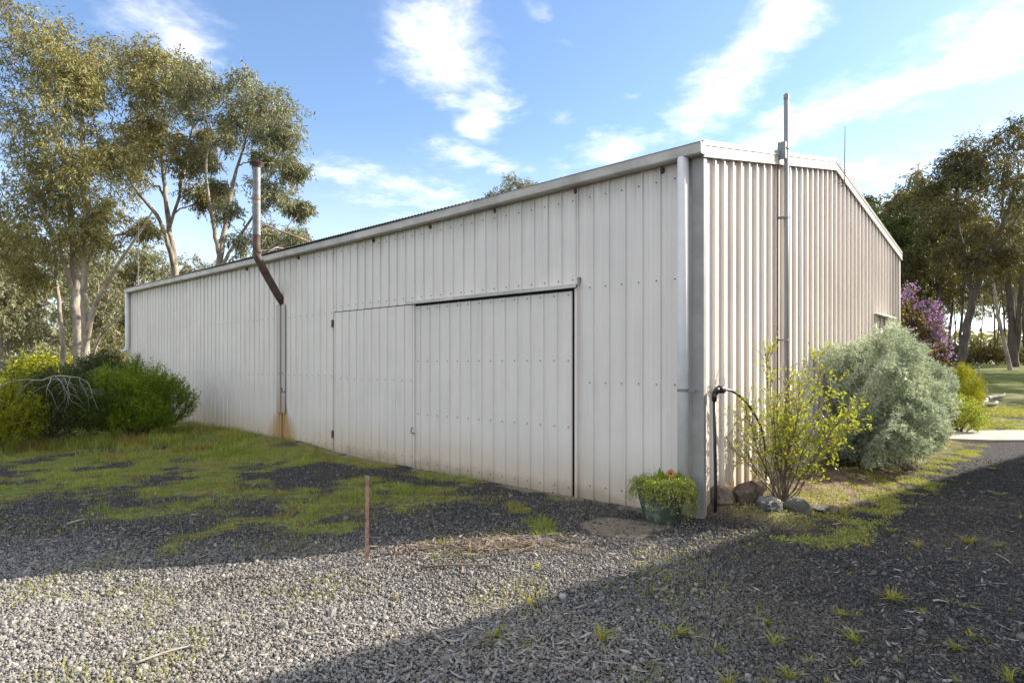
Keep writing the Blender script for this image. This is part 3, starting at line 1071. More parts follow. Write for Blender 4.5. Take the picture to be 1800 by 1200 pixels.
# hatch with a hood near the far end of the gable wall
b = MB()
b.box(6.74, 6.80, -0.05, 0.02, 1.70, 2.46)
b.box(7.66, 7.72, -0.05, 0.02, 1.70, 2.46)
b.box(6.74, 7.72, -0.05, 0.02, 1.66, 1.72)
hf = b.build('hatch_frame', 'trim', shed)
b = MB()
b.prism([(-0.0, 2.53), (-0.16, 2.47), (-0.16, 2.45), (0.0, 2.50)], 6.70, 7.78, 'x')
b.build('hood', 'trim', hf)
for i in range(5):
    b = MB()
    xx = 6.80 + i * 0.172
    b.box(xx + 0.006, xx + 0.166, 0.02 - 0.012 * (i % 2), 0.045, 1.72, 2.46)
    b.build('board', 'clad', hf)

# flue: comes out of the wall, leans away past the gutter, then rises
fl = MB()
FU = 8.87
o0 = 0.52
fl.tube([(0.05, FU, 2.74), (-0.12, FU, 2.98), (-0.36, FU, 3.37), (-o0 + 0.02, FU, 3.62), (-o0, FU, 3.72)], 0.074, 18)
flue = fl.build('flue', 'rustflue', shed, True)
for (z0, z1, r, mat_, nm) in ((3.70, 4.05, 0.069, 'rustflue', 'flue_section'), (4.05, 4.75, 0.075, 'galv', 'flue_section'), (4.75, 5.38, 0.073, 'galv', 'flue_section')):
    b = MB()
    b.tube([(-o0, FU, z0), (-o0, FU, z1)], r, 20, caps=False)
    b.build(nm, mat_, flue, True)
for z0, hh, r, mt in ((4.05, 0.02, 0.079, 'galv'), (4.72, 0.045, 0.078, 'rustband'), (4.30, 0.012, 0.078, 'galv'), (3.88, 0.012, 0.073, 'galv')):
    b = MB()
    b.lathe([(r - 0.004, 0), (r, 0.003), (r, hh - 0.003), (r - 0.004, hh)], 20, (-o0, FU, z0))
    b.build('joint_band', mt, flue, True)
b = MB()
b.lathe([(0.068, -0.10), (0.078, -0.05), (0.132, 0.012), (0.140, 0.020), (0.132, 0.026), (0.02, 0.045), (0.001, 0.046)], 22, (-o0, FU, 5.42))
b.build('cowl', 'rustflue', flue, True)
b = MB()
b.tube([(-o0, FU, 4.30), (-0.25, FU - 0.12, 4.22), (0.55, FU - 0.55, EAVE + 0.16)], 0.013, 6)
b.build('stay_rod', 'stake', flue, True)
b = MB()
b.tube([(-o0 + 0.03, FU, 3.70), (-o0 + 0.0, FU, 3.78)], 0.080, 18)
b.build('elbow_collar', 'rustflue', flue, True)
# wire mesh guard over the hot part of the wall
b = MB()
b.box(-0.034, -0.028, 8.70, 9.05, 1.40, 2.76)
b.build('mesh_guard', 'wiremesh', shed)
b = MB()
b.box(-0.034, -0.028, 8.70, 9.05, 0.62, 1.385)
b.build('mesh_guard', 'wiremesh', shed)
b = MB()
b.tube([(-0.035, 8.70, 1.05), (-0.09, 8.70, 1.02), (-0.095, 8.70, 1.12)], 0.010, 6)
b.build('wall_hook', 'ironhinge', shed)

# mast pole on the gable wall, with clamps and a foot
pv, po = 2.08, 0.115
b = MB()
b.tube([(pv, -po, 0.25), (pv, -po, 4.93)], 0.030, 14)
b.lathe([(0.034, 0), (0.034, 0.05), (0.026, 0.062), (0.012, 0.075), (0.001, 0.076)], 14, (pv, -po, 4.91))
mast = b.build('mast_pole', 'pole', shed, True)
for z in (1.88, 3.42, 4.28):
    b = MB()
    b.box(pv - 0.048, pv + 0.048, -po - 0.034, -0.02, z, z + 0.02)
    b.build('clamp', 'pole', mast)
b = MB()
b.box(pv - 0.09, pv - 0.045, -po - 0.02, -0.04, 4.15, 4.36)
b.build('bracket_plate', 'pole', mast)
# thin cable or conduit beside the pole
b = MB()
b.tube([(pv - 0.10, -0.045, 0.3), (pv - 0.10, -0.045, 3.0), (pv - 0.09, -0.045, 4.2)], 0.010, 6)
b.build('conduit', 'ironhinge', shed)
# whip aerial at the ridge
b = MB()
b.tube([(4.62, -0.10, 4.38), (4.62, -0.10, 4.75), (4.64, -0.10, 5.28)], [0.008, 0.007, 0.004], 6)
b.tube([(4.62, -0.10, 4.42), (4.50, -0.03, 4.36), (4.42, -0.02, 4.40)], 0.008, 6)
b.tube([(4.62, -0.10, 4.45), (4.72, -0.03, 4.36)], 0.008, 6)
b.build('whip_aerial', 'screw', shed)

# ------------------------------------------------------------------ neighbouring house: throws the shade over the right foreground
EA = np.array([10.0, 7.30])
hd_ = np.array([0.793, 0.609])
hd_ /= np.linalg.norm(hd_)
hs = EA + hd_ * -5.6
house = thing('house', 'tall pale rendered house standing to the right of the drive', 'house', (hs[0], hs[1], 0), math.atan2(hd_[1], hd_[0]))
HL, HH = 20.0, 6.0
b = MB()
b.box(0.3, HL - 0.3, -8.5, -0.5, -0.3, HH - 0.05)
hw_ = b.build('wall', 'brick', house)
b = MB()
b.prism([(0.0, HH), (0.0, HH + 0.12), (-4.5, HH + 1.6), (-9.0, HH + 0.12), (-9.0, HH), (-4.5, HH + 1.45)], 0.0, HL, 'x')
b.build('roof', 'tile', house)
for i in range(5):
    for zz in (0.9, 3.8):
        xx = 1.8 + i * 3.7
        b = MB()
        b.box(xx, xx + 1.5, -0.52, -0.44, zz, zz + 1.2)
        wn = b.build('window', 'trim', house)
        b = MB()
        b.box(xx + 0.07, xx + 0.71, -0.45, -0.43, zz + 0.07, zz + 1.13)
        b.box(xx + 0.79, xx + 1.43, -0.45, -0.43, zz + 0.07, zz + 1.13)
        b.build('pane', 'glass', wn)


# ------------------------------------------------------------------ trees
def make_tree(name, label, cat, base, trunks, clumps, leaf, bark, seed, sprays=12, per=48, llen=0.17, lwid=0.036, group=None, flat=0.85, hang=0.75, limb_k=0.5):
    """trunks: list of polylines [(x,y,z,r)]; clumps: [(x,y,z,rad)], world coordinates"""
    rg = np.random.default_rng(seed)
    base = np.asarray(base, float)
    root = thing(name, label, cat, tuple(base), 0, group)
    tb = MB()
    nodes = []
    for tr in trunks:
        tr = np.asarray(tr, float)
        n_ = max(6, len(tr) * 5)
        p = smooth_path(tr, n_)
        p[1:-1, :3] += rg.normal(size=(n_ - 2, 3)) * np.minimum(p[1:-1, 3:4] * 0.10, 0.02)
        pp = p[:, :3] - base
        rad = p[:, 3] * 0.60 * (1 + 0.05 * rg.normal(size=n_))
        tb.tube(pp, rad, 9 if rad[0] > 0.1 else 6, caps=False)
        tg = unit(np.gradient(pp, axis=0))
        for i in range(n_ // 5, n_):
            nodes.append((pp[i], tg[i], p[i, 3]))
    NP = np.array([n_[0] for n_ in nodes])
    NT_ = np.array([n_[1] for n_ in nodes])
    NR = np.array([n_[2] for n_ in nodes])
    LC, LD = [], []
    order = sorted(clumps, key=lambda c: c[2])
    for (cx, cy, cz, cr) in order:
        c = np.array([cx, cy, cz]) - base
        dv = c - NP
        dist = np.linalg.norm(dv, axis=1)
        cost = dist + 2.2 * np.maximum(0, 0.35 * dist - dv[:, 2]) + rg.random(len(NP)) * 0.4
        i = int(np.argmin(cost))
        p0, t0, r0 = NP[i], NT_[i], NR[i]
        r0 = min(r0 * 0.75, 0.014 + limb_k * 0.03 * dist[i] ** 0.8 + 0.01)
        ctrl = p0 + (t0 * 0.45 + np.array([0, 0, 0.2])) * dist[i] * 0.55 + rg.normal(size=3) * 0.06 * dist[i]
        s_ = np.linspace(0, 1, 9)[:, None]
        path = (1 - s_) ** 2 * p0 + 2 * s_ * (1 - s_) * ctrl + s_ ** 2 * (c + np.array([0, 0, -0.1 * cr]))
        path[1:-1] += rg.normal(size=(7, 3)) * 0.02 * dist[i]
        rads = np.linspace(r0, max(0.011, r0 * 0.3), 9)
        tb.tube(path, rads, 6, caps=False)
        for j in (4, 6, 8):
            NP = np.vstack([NP, path[j]])
            NT_ = np.vstack([NT_, unit(path[j] - path[j - 1])])
            NR = np.append(NR, rads[j])
        # sprays: uneven ellipsoid, more on the upper shell
        m_ = max(4, int(sprays * rg.uniform(0.75, 1.25)))
        dirs = unit(rg.normal(size=(m_, 3)) + np.array([0, 0, 0.35]))
        rr = cr * rg.uniform(0.25, 1.12, size=(m_, 1)) ** 0.75
        sc_ = c + dirs * rr * np.array([1, 1, flat])
        for s in range(m_):
            a = path[rg.integers(5, 9)]
            bpt = sc_[s]
            midp = (a + bpt) / 2 + rg.normal(size=3) * 0.08 * cr + np.array([0, 0, 0.10 * cr])
            tt = np.linspace(0, 1, 5)[:, None]
            tw = (1 - tt) ** 2 * a + 2 * tt * (1 - tt) * midp + tt ** 2 * bpt
            tb.tube(tw, np.linspace(max(0.008, rads[-1] * 0.7), 0.005, 5), 3, caps=False)
            q_ = int(per * rg.uniform(0.6, 1.4))
            sig = cr * rg.uniform(0.13, 0.24)
            # leaves hang along small drooping shoots
            nsh = max(3, q_ // 9)
            so = bpt + rg.normal(size=(nsh, 3)) * np.array([sig, sig, sig * 0.6])
            sdir = unit((bpt - c) / max(cr, 0.1) * 0.5 + rg.normal(size=(nsh, 3)) * 0.55 + np.array([0, 0, -0.55 * hang]))
            ix = rg.integers(0, nsh, q_)
            tl = rg.uniform(-0.1, 1.0, (q_, 1))
            ln = cr * 0.42 + 0.08
            lc = so[ix] + sdir[ix] * tl * ln + np.array([0, 0, -0.35]) * hang * tl * tl * ln + rg.normal(size=(q_, 3)) * 0.035
            dr = unit(sdir[ix] * 0.55 + rg.normal(size=(q_, 3)) * 0.42 + np.array([0, 0, -0.55 * hang]))
            LC.append(lc)
            LD.append(dr)
    tb.build('trunk', bark, root, True)
    LC, LD = np.concatenate(LC), np.concatenate(LD)
    k_ = len(LC)
    v, f = leaves_np(LC, LD, llen * rg.uniform(0.65, 1.3, k_), lwid * rg.uniform(0.7, 1.3, k_), rg)
    link('crown', make_mesh('crown', v, [f]), leaf, root)
    return root


def clumps_px(lst, d, rg, spread=1.6, k=1.0, dup=1):
    """(px, py, radius px) at distance d -> clumps with real depth spread"""
    out = []
    for (x, y, r) in lst:
        for j in range(dup):
            dd = d + rg.uniform(-spread, spread)
            p = PX(x, y, d)
            out.append((p[0] + (rg.normal() * 0.25 if j else 0), dd, p[2] + (rg.normal() * 0.25 if j else 0), r * d / F_PX * k * 1.08))
    return out


def trunk_px(lst, d):
    """(px, py, radius m, depth offset)"""
    o = []
    for q_ in lst:
        p = PX(q_[0], q_[1], d + (q_[3] if len(q_) > 3 else 0))
        o.append((p[0], p[1], p[2], q_[2]))
    return o


rt = np.random.default_rng(21)
# big multi-stemmed gum at the left
D = 25.0
zb = float(ground_z(-17.2, D)) - 0.1
bx, by = PX(140, 650, D)[:2]
tA = [trunk_px([(138, 690, .34), (138, 600, .30), (132, 500, .26, .2), (128, 420, .21, .4), (112, 280, .15, .6), (84, 170, .10, .8), (62, 70, .05, 1)], D),
      trunk_px([(150, 690, .29, -.2), (150, 560, .23, -.4), (148, 480, .2, -.6), (152, 380, .16, -.7), (142, 260, .11, -.8), (150, 120, .05, -1)], D),
      trunk_px([(148, 620, .22, -.3), (165, 545, .17, -.6), (205, 470, .12, -1), (238, 420, .085, -1.3), (268, 372, .05, -1.6)], D),
      trunk_px([(112, 680, .17, .6), (110, 600, .14, .7), (100, 500, .11, .9), (92, 420, .09, 1.2), (60, 300, .06, 1.6), (30, 180, .035, 2)], D),
      trunk_px([(128, 520, .16, .2), (112, 460, .12, -.4), (80, 380, .09, -.9), (30, 300, .05, -1.4)], D),
      trunk_px([(155, 660, .12, -.4), (172, 600, .085, -.8), (205, 560, .06, -1.1), (224, 530, .035, -1.4)], D)]
cA = clumps_px([(30, 62, 62), (95, 78, 58), (142, 100, 44), (62, 48, 48), (20, 120, 46), (105, 125, 40), (-30, 80, 70),
                (150, 140, 36), (20, 200, 46), (-30, 190, 60), (150, 215, 46), (185, 250, 44), (120, 250, 30), (60, 262, 44), (20, 290, 50),
                (100, 300, 42), (150, 300, 46), (190, 330, 44), (60, 345, 52), (110, 360, 48), (20, 380, 52), (160, 385, 44), (195, 390, 34),
                (-30, 330, 60), (70, 420, 48), (120, 425, 40), (15, 450, 46), (50, 480, 36), (215, 290, 34), (165, 180, 34), (-40, 430, 60), (180, 430, 30), (232, 400, 22)], D, rt, 2.0)
make_tree('gum_tree', 'tall multi-stemmed gum tree with pale trunks left of the shed', 'tree', (bx, by, zb), tA, cA, 'gum', 'bark_pale', 1, 19, 105, 0.18, 0.042)
# second gum, behind the flue side of the roof
D = 29.0
bx, by = PX(312, 650, D)[:2]
tB = [trunk_px([(314, 690, .30), (308, 480, .25), (296, 390, .2, .4), (288, 310, .15, .8), (282, 240, .09, 1.2), (280, 170, .05, 1.4)], D),
      trunk_px([(306, 470, .2), (282, 390, .15, -.4), (240, 335, .11, -.8), (215, 290, .07, -1.1), (195, 220, .04, -1.4)], D),
      trunk_px([(298, 400, .13, .3), (318, 330, .10, 0), (330, 260, .07, -.3), (345, 200, .04, -.6)], D)]
cB = clumps_px([(225, 105, 40), (262, 112, 40), (300, 128, 42), (335, 150, 42), (195, 150, 38), (240, 160, 36), (285, 175, 40), (325, 190, 38),
                (365, 178, 34), (200, 205, 36), (235, 225, 32), (345, 235, 26), (265, 255, 34), (215, 270, 36), (300, 245, 28), (330, 268, 30), (355, 300, 26), (340, 335, 24), (180, 300, 36), (365, 345, 26)], D, rt, 2.0)
make_tree('gum_tree', 'slender forked gum tree rising behind the left part of the roof', 'tree', (bx, by, zb), tB, cB, 'gum', 'bark_pale', 2, 19, 105, 0.19, 0.044)
# third gum, arching crown above the flue
D = 27.0
bx, by = PX(384, 650, D)[:2]
tC = [trunk_px([(384, 690, .30), (384, 480, .24), (396, 400, .18, .2), (408, 330, .13, .5), (428, 260, .08, .9), (445, 200, .045, 1.2)], D),
      trunk_px([(386, 450, .17), (372, 380, .12, -.3), (362, 300, .08, -.6), (372, 230, .05, -1)], D),
      trunk_px([(388, 470, .14), (418, 420, .10, -.3), (450, 370, .075, -.6), (478, 300, .05, -1), (500, 260, .03, -1.2)], D),
      trunk_px([(386, 480, .12), (430, 462, .09, -.7), (470, 440, .06, -1.2), (500, 405, .03, -1.5)], D)]
cC = clumps_px([(372, 165, 34), (405, 165, 36), (440, 168, 36), (470, 185, 36), (495, 212, 36), (514, 245, 30), (524, 280, 24), (530, 308, 18), (385, 200, 30),
                (425, 205, 32), (460, 225, 30), (490, 260, 24), (355, 205, 30), (400, 250, 22), (352, 275, 22), (450, 270, 20), (500, 300, 20),
                (470, 345, 24), (500, 355, 26), (525, 370, 18), (548, 375, 11), (455, 410, 24), (485, 415, 24), (515, 425, 22), (420, 380, 18), (370, 320, 20), (545, 435, 18), (440, 440, 18)], D, rt, 1.7)
make_tree('gum_tree', 'gum tree with arching grey-green crown directly behind the flue', 'tree', (bx, by, zb), tC, cC, 'gum_grey', 'bark_pale', 3, 18, 95, 0.18, 0.042)

# right: leaning gum
D = 28.0
p0 = PX(1686, 660, D)
zr = float(ground_z(p0[0], D)) - 0.15
tR = [[(p0[0] - 0.22, D, zr, .34)] + trunk_px([(1690, 625, .30), (1702, 560, .26), (1716, 505, .22, -.1), (1735, 450, .17, -.5), (1765, 390, .12, -.8), (1790, 310, .07, -1)], D),
      trunk_px([(1708, 520, .17), (1700, 460, .13, .3), (1685, 400, .09, .6), (1680, 330, .05, 1)], D),
      trunk_px([(1728, 465, .12, -.4), (1760, 430, .09, -1), (1800, 360, .06, -1.4), (1840, 300, .04, -2)], D)]
cR = clumps_px([(1715, 262, 30), (1745, 250, 30), (1780, 248, 36), (1810, 255, 40), (1690, 288, 28), (1725, 300, 32), (1765, 300, 36), (1672, 325, 28),
                (1705, 340, 32), (1745, 350, 34), (1785, 350, 40), (1655, 375, 28), (1690, 385, 32), (1725, 400, 32), (1765, 405, 34), (1645, 415, 26), (1675, 430, 28),
                (1640, 450, 24), (1700, 440, 24), (1800, 410, 40), (1840, 330, 60), (1850, 430, 60), (1670, 470, 22), (1790, 460, 32), (1740, 450, 24)], D, rt, 2.2)
make_tree('gum_tree', 'leaning dark gum tree beyond the yellow bush at the right', 'tree', (p0[0], D, zr), tR, cR, 'gum_dark', 'bark_dark', 4, 19, 84, 0.18, 0.045)
# right: paired trunks at the frame edge
D = 38.0
p0 = PX(1782, 648, D)
zr = float(ground_z(p0[0], D)) - 0.15
tR2 = [[(p0[0], D, zr, .52)] + trunk_px([(1780, 600, .38), (1777, 540, .30), (1770, 470, .22, .3), (1762, 380, .13, .6), (1765, 300, .07, .8)], D),
       trunk_px([(1786, 620, .3), (1792, 540, .22, -.4), (1800, 450, .15, -.8), (1815, 350, .08, -1)], D)]
cR2 = clumps_px([(1760, 290, 40), (1800, 270, 50), (1840, 300, 60), (1790, 330, 40), (1745, 430, 34), (1820, 400, 50), (1780, 470, 28), (1850, 480, 50), (1740, 500, 24), (1800, 520, 28)], D, rt, 2.5)
make_tree('gum_tree', 'stout gum with paired blackened trunks at the right edge', 'tree', (p0[0], D, zr), tR2, cR2, 'gum_dark', 'bark_dark', 5, 14, 50, 0.2, 0.05)
D = 35.0
p0 = PX(1768, 652, D)
zr = float(ground_z(p0[0], D)) - 0.15
tR3 = [[(p0[0] + .3, D, zr, .2)] + trunk_px([(1765, 600, .16), (1752, 540, .13), (1745, 490, .10, .3), (1738, 430, .07, .6), (1735, 380, .04, .8)], D)]
cR3 = clumps_px([(1735, 370, 30), (1715, 400, 26), (1755, 400, 28), (1740, 430, 24), (1720, 440, 20)], D, rt, 1.8)
make_tree('gum_tree', 'thin curved gum stem between the leaning tree and the paired trunks', 'tree', (p0[0], D, zr), tR3, cR3, 'gum_dark', 'bark_mid', 6, 12, 46, 0.2, 0.05)
# tops that show above the shed
D = 42.0
p0 = PX(905, 640, D)
make_tree('gum_tree', 'gum tree whose top just shows above the middle of the roof', 'tree', (p0[0], D, 0),
          [[(p0[0], D, 0, .35), (p0[0] + .3, D, 5, .26), (p0[0], D + .3, 9, .16), tuple(PX(905, 340, D)) + (.05,)]],
          clumps_px([(880, 330, 14), (898, 324, 16), (920, 330, 14), (940, 325, 12), (958, 328, 10), (862, 346, 9), (870, 352, 16), (905, 352, 20), (945, 350, 18)], D, rt, 1.0), 'gum_grey', 'bark_mid', 7, 16, 46, 0.19, 0.045)
D = 26.0
p0 = PX(1532, 640, D)
make_tree('broadleaf_tree', 'dark green tree showing above the sloping end of the roof', 'tree', (p0[0], D, 0.1),
          [[(p0[0], D, 0, .25), (p0[0] + .1, D, 3, .2), tuple(PX(1528, 400, D)) + (.05,)]],
          clumps_px([(1515, 362, 16), (1530, 372, 20), (1545, 390, 20), (1556, 405, 16), (1525, 400, 24), (1550, 425, 22), (1500, 385, 20), (1570, 430, 16)], D, rt, 0.9), 'dark_green', 'bark_dark', 8, 16, 70, 0.11, 0.06, flat=0.9, hang=0.3)

# woodland: a few kinds of gum, copied with all their parts
def kind_tree(seed, h, nclump, leaf, bark, lean=0.0, low=0.45, wid=2.2):
    rg = np.random.default_rng(seed)
    tr = [(0, 0, -0.3, 0.24), (lean * .3, .1, h * .25, .19), (lean * .6, -.1, h * .5, .15), (lean, .1, h * .75, .09), (lean * 1.1, 0, h * .95, .04)]
    t2 = [(lean * .5, 0, h * .42, .11), (lean * .5 + wid * .35, .4, h * .62, .07), (lean + wid * .5, .5, h * .85, .035)]
    cl = []
    for i in range(nclump):
        t = rg.uniform(low, 1.0)
        rad = wid * (0.35 + 0.75 * math.sin(math.pi * min(1, (t - low) / (1 - low) * 0.8 + 0.15)))
        a = rg.uniform(0, 2 * math.pi)
        rr = rad * rg.uniform(0.2, 1.0)
        cl.append((lean * t + rr * math.cos(a), rr * math.sin(a), h * t, rg.uniform(0.75, 1.25)))
    return make_tree('gum_tree', 'x', 'tree', (0, 0, 0), [tr, t2], cl, leaf, bark, seed, 10, 34, 0.30, 0.085)


def copy_thing(o, loc, rz, sc, label, group):
    c = o.copy()
    COL.objects.link(c)
    c.location, c.rotation_euler, c.scale = loc, (0, 0, rz), (sc, sc, sc)
    tag(c, label, None, group)
    for ch in list(o.children):
        d = ch.copy()
        COL.objects.link(d)
        d.parent = c
    return c


kinds = [kind_tree(31, 12.0, 18, 'gum_far', 'bark_mid', 0.8, 0.55), kind_tree(32, 14.0, 22, 'gum_far', 'bark_dark', -0.6, 0.60, 2.4),
         kind_tree(33, 10.5, 22, 'gum_grey', 'bark_mid', 0.3, 0.42, 2.2), kind_tree(34, 11.0, 24, 'gum_dark', 'bark_dark', -0.4, 0.52, 2.3)]
spots = []
rw = np.random.default_rng(77)
for i in range(40):      # left of the shed
    d = 35 + 62 * (i / 40) ** 1.2
    px = rw.uniform(-140, 250)
    spots.append((px, d, rw.choice([0, 1, 2, 2]), rw.uniform(0.62, 0.95), 'slender gum tree in the open woodland left of the shed', 'woodland gums left of the shed'))
for (px, d, kd, s_, wh) in ((455, 52, 2, .92, 'close right of the flue'), (500, 58, 0, .95, 'midway between the flue and the open sky'), (545, 56, 2, .86, 'furthest right of the flue'), (425, 60, 2, 1.0, 'just left of the flue'), (340, 44, 2, .8, 'between the forked gum and the flue'), (270, 42, 2, .85, 'between the big trunks and the forked gum')):
    spots.append((px, d, kd, s_, 'grey-green gum crown low over the roof, ' + wh, 'gums behind the left roof'))
for i in range(42):      # right
    d = 42 + 60 * (i / 42) ** 1.1
    px = rw.uniform(1560, 1960)
    spots.append((px, d, rw.choice([0, 1, 1, 3]), rw.uniform(0.75, 1.1), 'slender dark-trunked gum tree in the woodland beyond the lawn', 'woodland gums beyond the lawn'))
for (px, d, kd, s_, wh) in ((1590, 40, 3, .95, 'touching the far shed corner'), (1620, 43, 3, 1.0, 'straight above the purple shrub'), (1655, 45, 1, .8, 'right of the purple shrub')):
    spots.append((px, d, kd, s_, 'dense dark background gum ' + wh, 'gums behind the purple shrub'))
for (x_, y_, kd, s_) in ((33, 29, 1, .95), (37, 33, 0, 1.0), (34, 25.5, 3, .9), (41, 37, 1, 1.0), (44, 31, 3, 1.0), (39, 43, 0, 1.0)):
    spots.append((900 + x_ / y_ * F_PX, y_, kd, s_, 'gum tree standing beyond the right end of the lawn', 'gums right of the lawn'))
used = set()
for (px, d, kd, s_, lb, gp) in spots:
    x = (px - 900) / F_PX * d
    loc = (x, d, float(ground_z(x, d)))
    if kd not in used:
        used.add(kd)
        o = kinds[kd]
        o.location, o.rotation_euler, o.scale = loc, (0, 0, rw.uniform(0, 6.28)), (s_, s_, s_)
        tag(o, lb, None, gp)
    else:
        copy_thing(kinds[kd], loc, rw.uniform(0, 6.28), s_, lb, gp)

# distant wood closing the view
rg = np.random.default_rng(9)
k = 16000
ang = rg.uniform(-1.0, 1.0, k)
dd = rg.uniform(112, 150, k)
x, y = dd * np.sin(ang) * 1.25, dd * np.cos(ang) + 10
top = 4.5 + 5.5 * fbm(x, y, 0.05, 3)
z = top * rg.random(k) ** 0.8 + 0.8
v, f = leaves_np(np.stack([x, y, z], -1), unit(rg.normal(size=(k, 3)) + np.array([0, 0, -.3])), rg.uniform(1.0, 2.2, k), rg.uniform(0.5, 0.9, k), rg)
tag(link('distant_wood', make_mesh('distant_wood', v, [f]), 'gum_far'), 'far woodland closing the view behind the trees', 'woodland', kind='stuff')


# ------------------------------------------------------------------ shrubs
def shrub(name, label, base, rx, ry, h, leaf, seed, n_shoot, per, llen, lwid, shoot=0.22, mode='up', stem='twig', low=0.12, lump=0.25, nst=10, cat='shrub', group=None, fill=0.35, stem_r=0.018, boxy=2.0):
    """leafy shoots over an uneven dome; returns the thing"""
    rg = np.random.default_rng(seed)
    root = thing(name, label, cat, base, 0, group)
    az = rg.uniform(0, 2 * math.pi, n_shoot)
    tz = rg.uniform(low, 1.0, n_shoot) ** 0.85                       # height on the dome, 0 foot .. 1 top
    prof_ = np.sqrt(np.clip(1 - np.clip((tz - 0.38) / 0.62, 0, 1) ** boxy, 0, 1)) * (0.80 + 0.20 * sstep(tz, 0.0, 0.35))
    up_ = np.clip((tz - 0.38) / 0.62, 0, 1)
    dirs = unit(np.stack([np.cos(az) * np.maximum(prof_, 0.05), np.sin(az) * np.maximum(prof_, 0.05), up_ - 0.12 * (tz < 0.25)], -1))
    lumpf = 1 + lump * ((fbm(np.cos(az) * 1.7 + seed, np.sin(az) * 1.7 + tz * 3.0 + seed * .7, 1.0, 3) - 0.5) * 2.2 + (fbm(np.cos(az) * 5 + seed, np.sin(az) * 5 + tz * 8.0, 1.0, 2) - 0.5) * 1.2)
    inner = np.where(rg.random(n_shoot) < fill, rg.uniform(0.3, 0.88, n_shoot), rg.uniform(0.88, 1.0, n_shoot))
    top_fill = np.sqrt(rg.random(n_shoot))
    rr_ = np.where(tz > 0.93, prof_ * top_fill, prof_) * lumpf * inner
    c = np.stack([np.cos(az) * rr_ * rx, np.sin(az) * rr_ * ry, tz * h * (0.35 + 0.65 * np.where(tz > 0.5, inner, 1.0)) * (1 + 0.5 * (lumpf - 1))], -1)
    if mode == 'up':
        sd_ = unit(dirs * 0.55 + np.array([0, 0, 0.75]) + rg.normal(size=(n_shoot, 3)) * 0.25)
    elif mode in ('out', 'rosette'):
        sd_ = unit(dirs * 0.9 + np.array([0, 0, 0.35]) + rg.normal(size=(n_shoot, 3)) * 0.3)
    else:
        sd_ = unit(dirs * 0.5 + np.array([0, 0, -0.5]) + rg.normal(size=(n_shoot, 3)) * 0.4)
    t = rg.uniform(-0.6, 1.0, (n_shoot, per))
    lc = (c[:, None, :] + sd_[:, None, :] * (t * shoot)[:, :, None] + rg.normal(size=(n_shoot, per, 3)) * shoot * 0.06).reshape(-1, 3)
    if mode == 'rosette':
        tip = np.repeat(c, per, 0)
        ld = unit(np.repeat(sd_, per, 0) * 0.45 + rg.normal(size=(n_shoot * per, 3)))
        lc = tip - np.repeat(sd_, per, 0) * shoot * rg.uniform(0, 1, (n_shoot * per, 1)) + ld * 0.02
    else:
        ld = unit(np.repeat(sd_, per, 0) * 0.75 + rg.normal(size=(n_shoot * per, 3)) * 0.55)
    lc[:, 2] = np.maximum(lc[:, 2], 0.02)
    kk = len(lc)
    v, f = leaves_np(lc, ld, llen * rg.uniform(0.6, 1.3, kk), lwid * rg.uniform(0.7, 1.3, kk), rg)
    link('foliage', make_mesh('foliage', v, [f]), leaf, root)
    sb = MB()
    idx = rg.choice(n_shoot, min(nst, n_shoot), replace=False)
    for i in idx:
        e = c[i] * 0.93
        s0 = np.array([rg.normal() * 0.05 * rx, rg.normal() * 0.05 * ry, -0.05])
        m1 = s0 * 0.6 + e * 0.4 + np.array([0, 0, 0.1 * h]) + rg.normal(size=3) * 0.05
        tt = np.linspace(0, 1, 7)[:, None]
        p = (1 - tt) ** 2 * s0 + 2 * tt * (1 - tt) * m1 + tt ** 2 * e
        sb.tube(p, np.linspace(stem_r, stem_r * 0.25, 7), 5, caps=False)
    sb.build('stems', stem, root, True)
    return root


gz_ = lambda x, y: float(ground_z(x, y))
# left group
shrub('green_shrub', 'dense bright green fine-leaved shrub nearest the long wall', (-8.15, 13.6, gz_(-8.15, 13.6)), 0.86, 0.95, 1.42, 'fine_green', 41, 3600, 17, 0.066, 0.015, 0.20, 'up', nst=40, lump=0.42)
shrub('dark_shrub', 'dark green shrub under the dead grey branch', (-9.15, 12.5, gz_(-9.1, 12.5)), 0.98, 1.0, 1.30, 'dark_green', 42, 1500, 16, 0.06, 0.016, 0.22, 'out', nst=40, lump=0.45)
shrub('yellow_green_shrub', 'yellow-green shrub with sunlit top at the left edge', (-9.55, 11.5, gz_(-9.5, 11.5)), 0.8, 0.8, 1.22, 'yellow_lime', 43, 1500, 18, 0.055, 0.014, 0.22, 'up', nst=30, lump=0.42)
shrub('dark_shrub', 'low dark shrub filling between the trees and the green shrub', (-10.9, 16.6, gz_(-10.9, 16.6)), 1.5, 1.1, 1.55, 'dark_green', 44, 1300, 14, 0.08, 0.03, 0.25, 'out', nst=30, lump=0.35)
shrub('dark_shrub', 'dark shrub against the far end of the long wall', (-12.0, 18.4, gz_(-12, 18.4)), 0.9, 0.8, 1.75, 'dark_green', 45, 900, 14, 0.08, 0.03, 0.25, 'out', nst=20, lump=0.35)
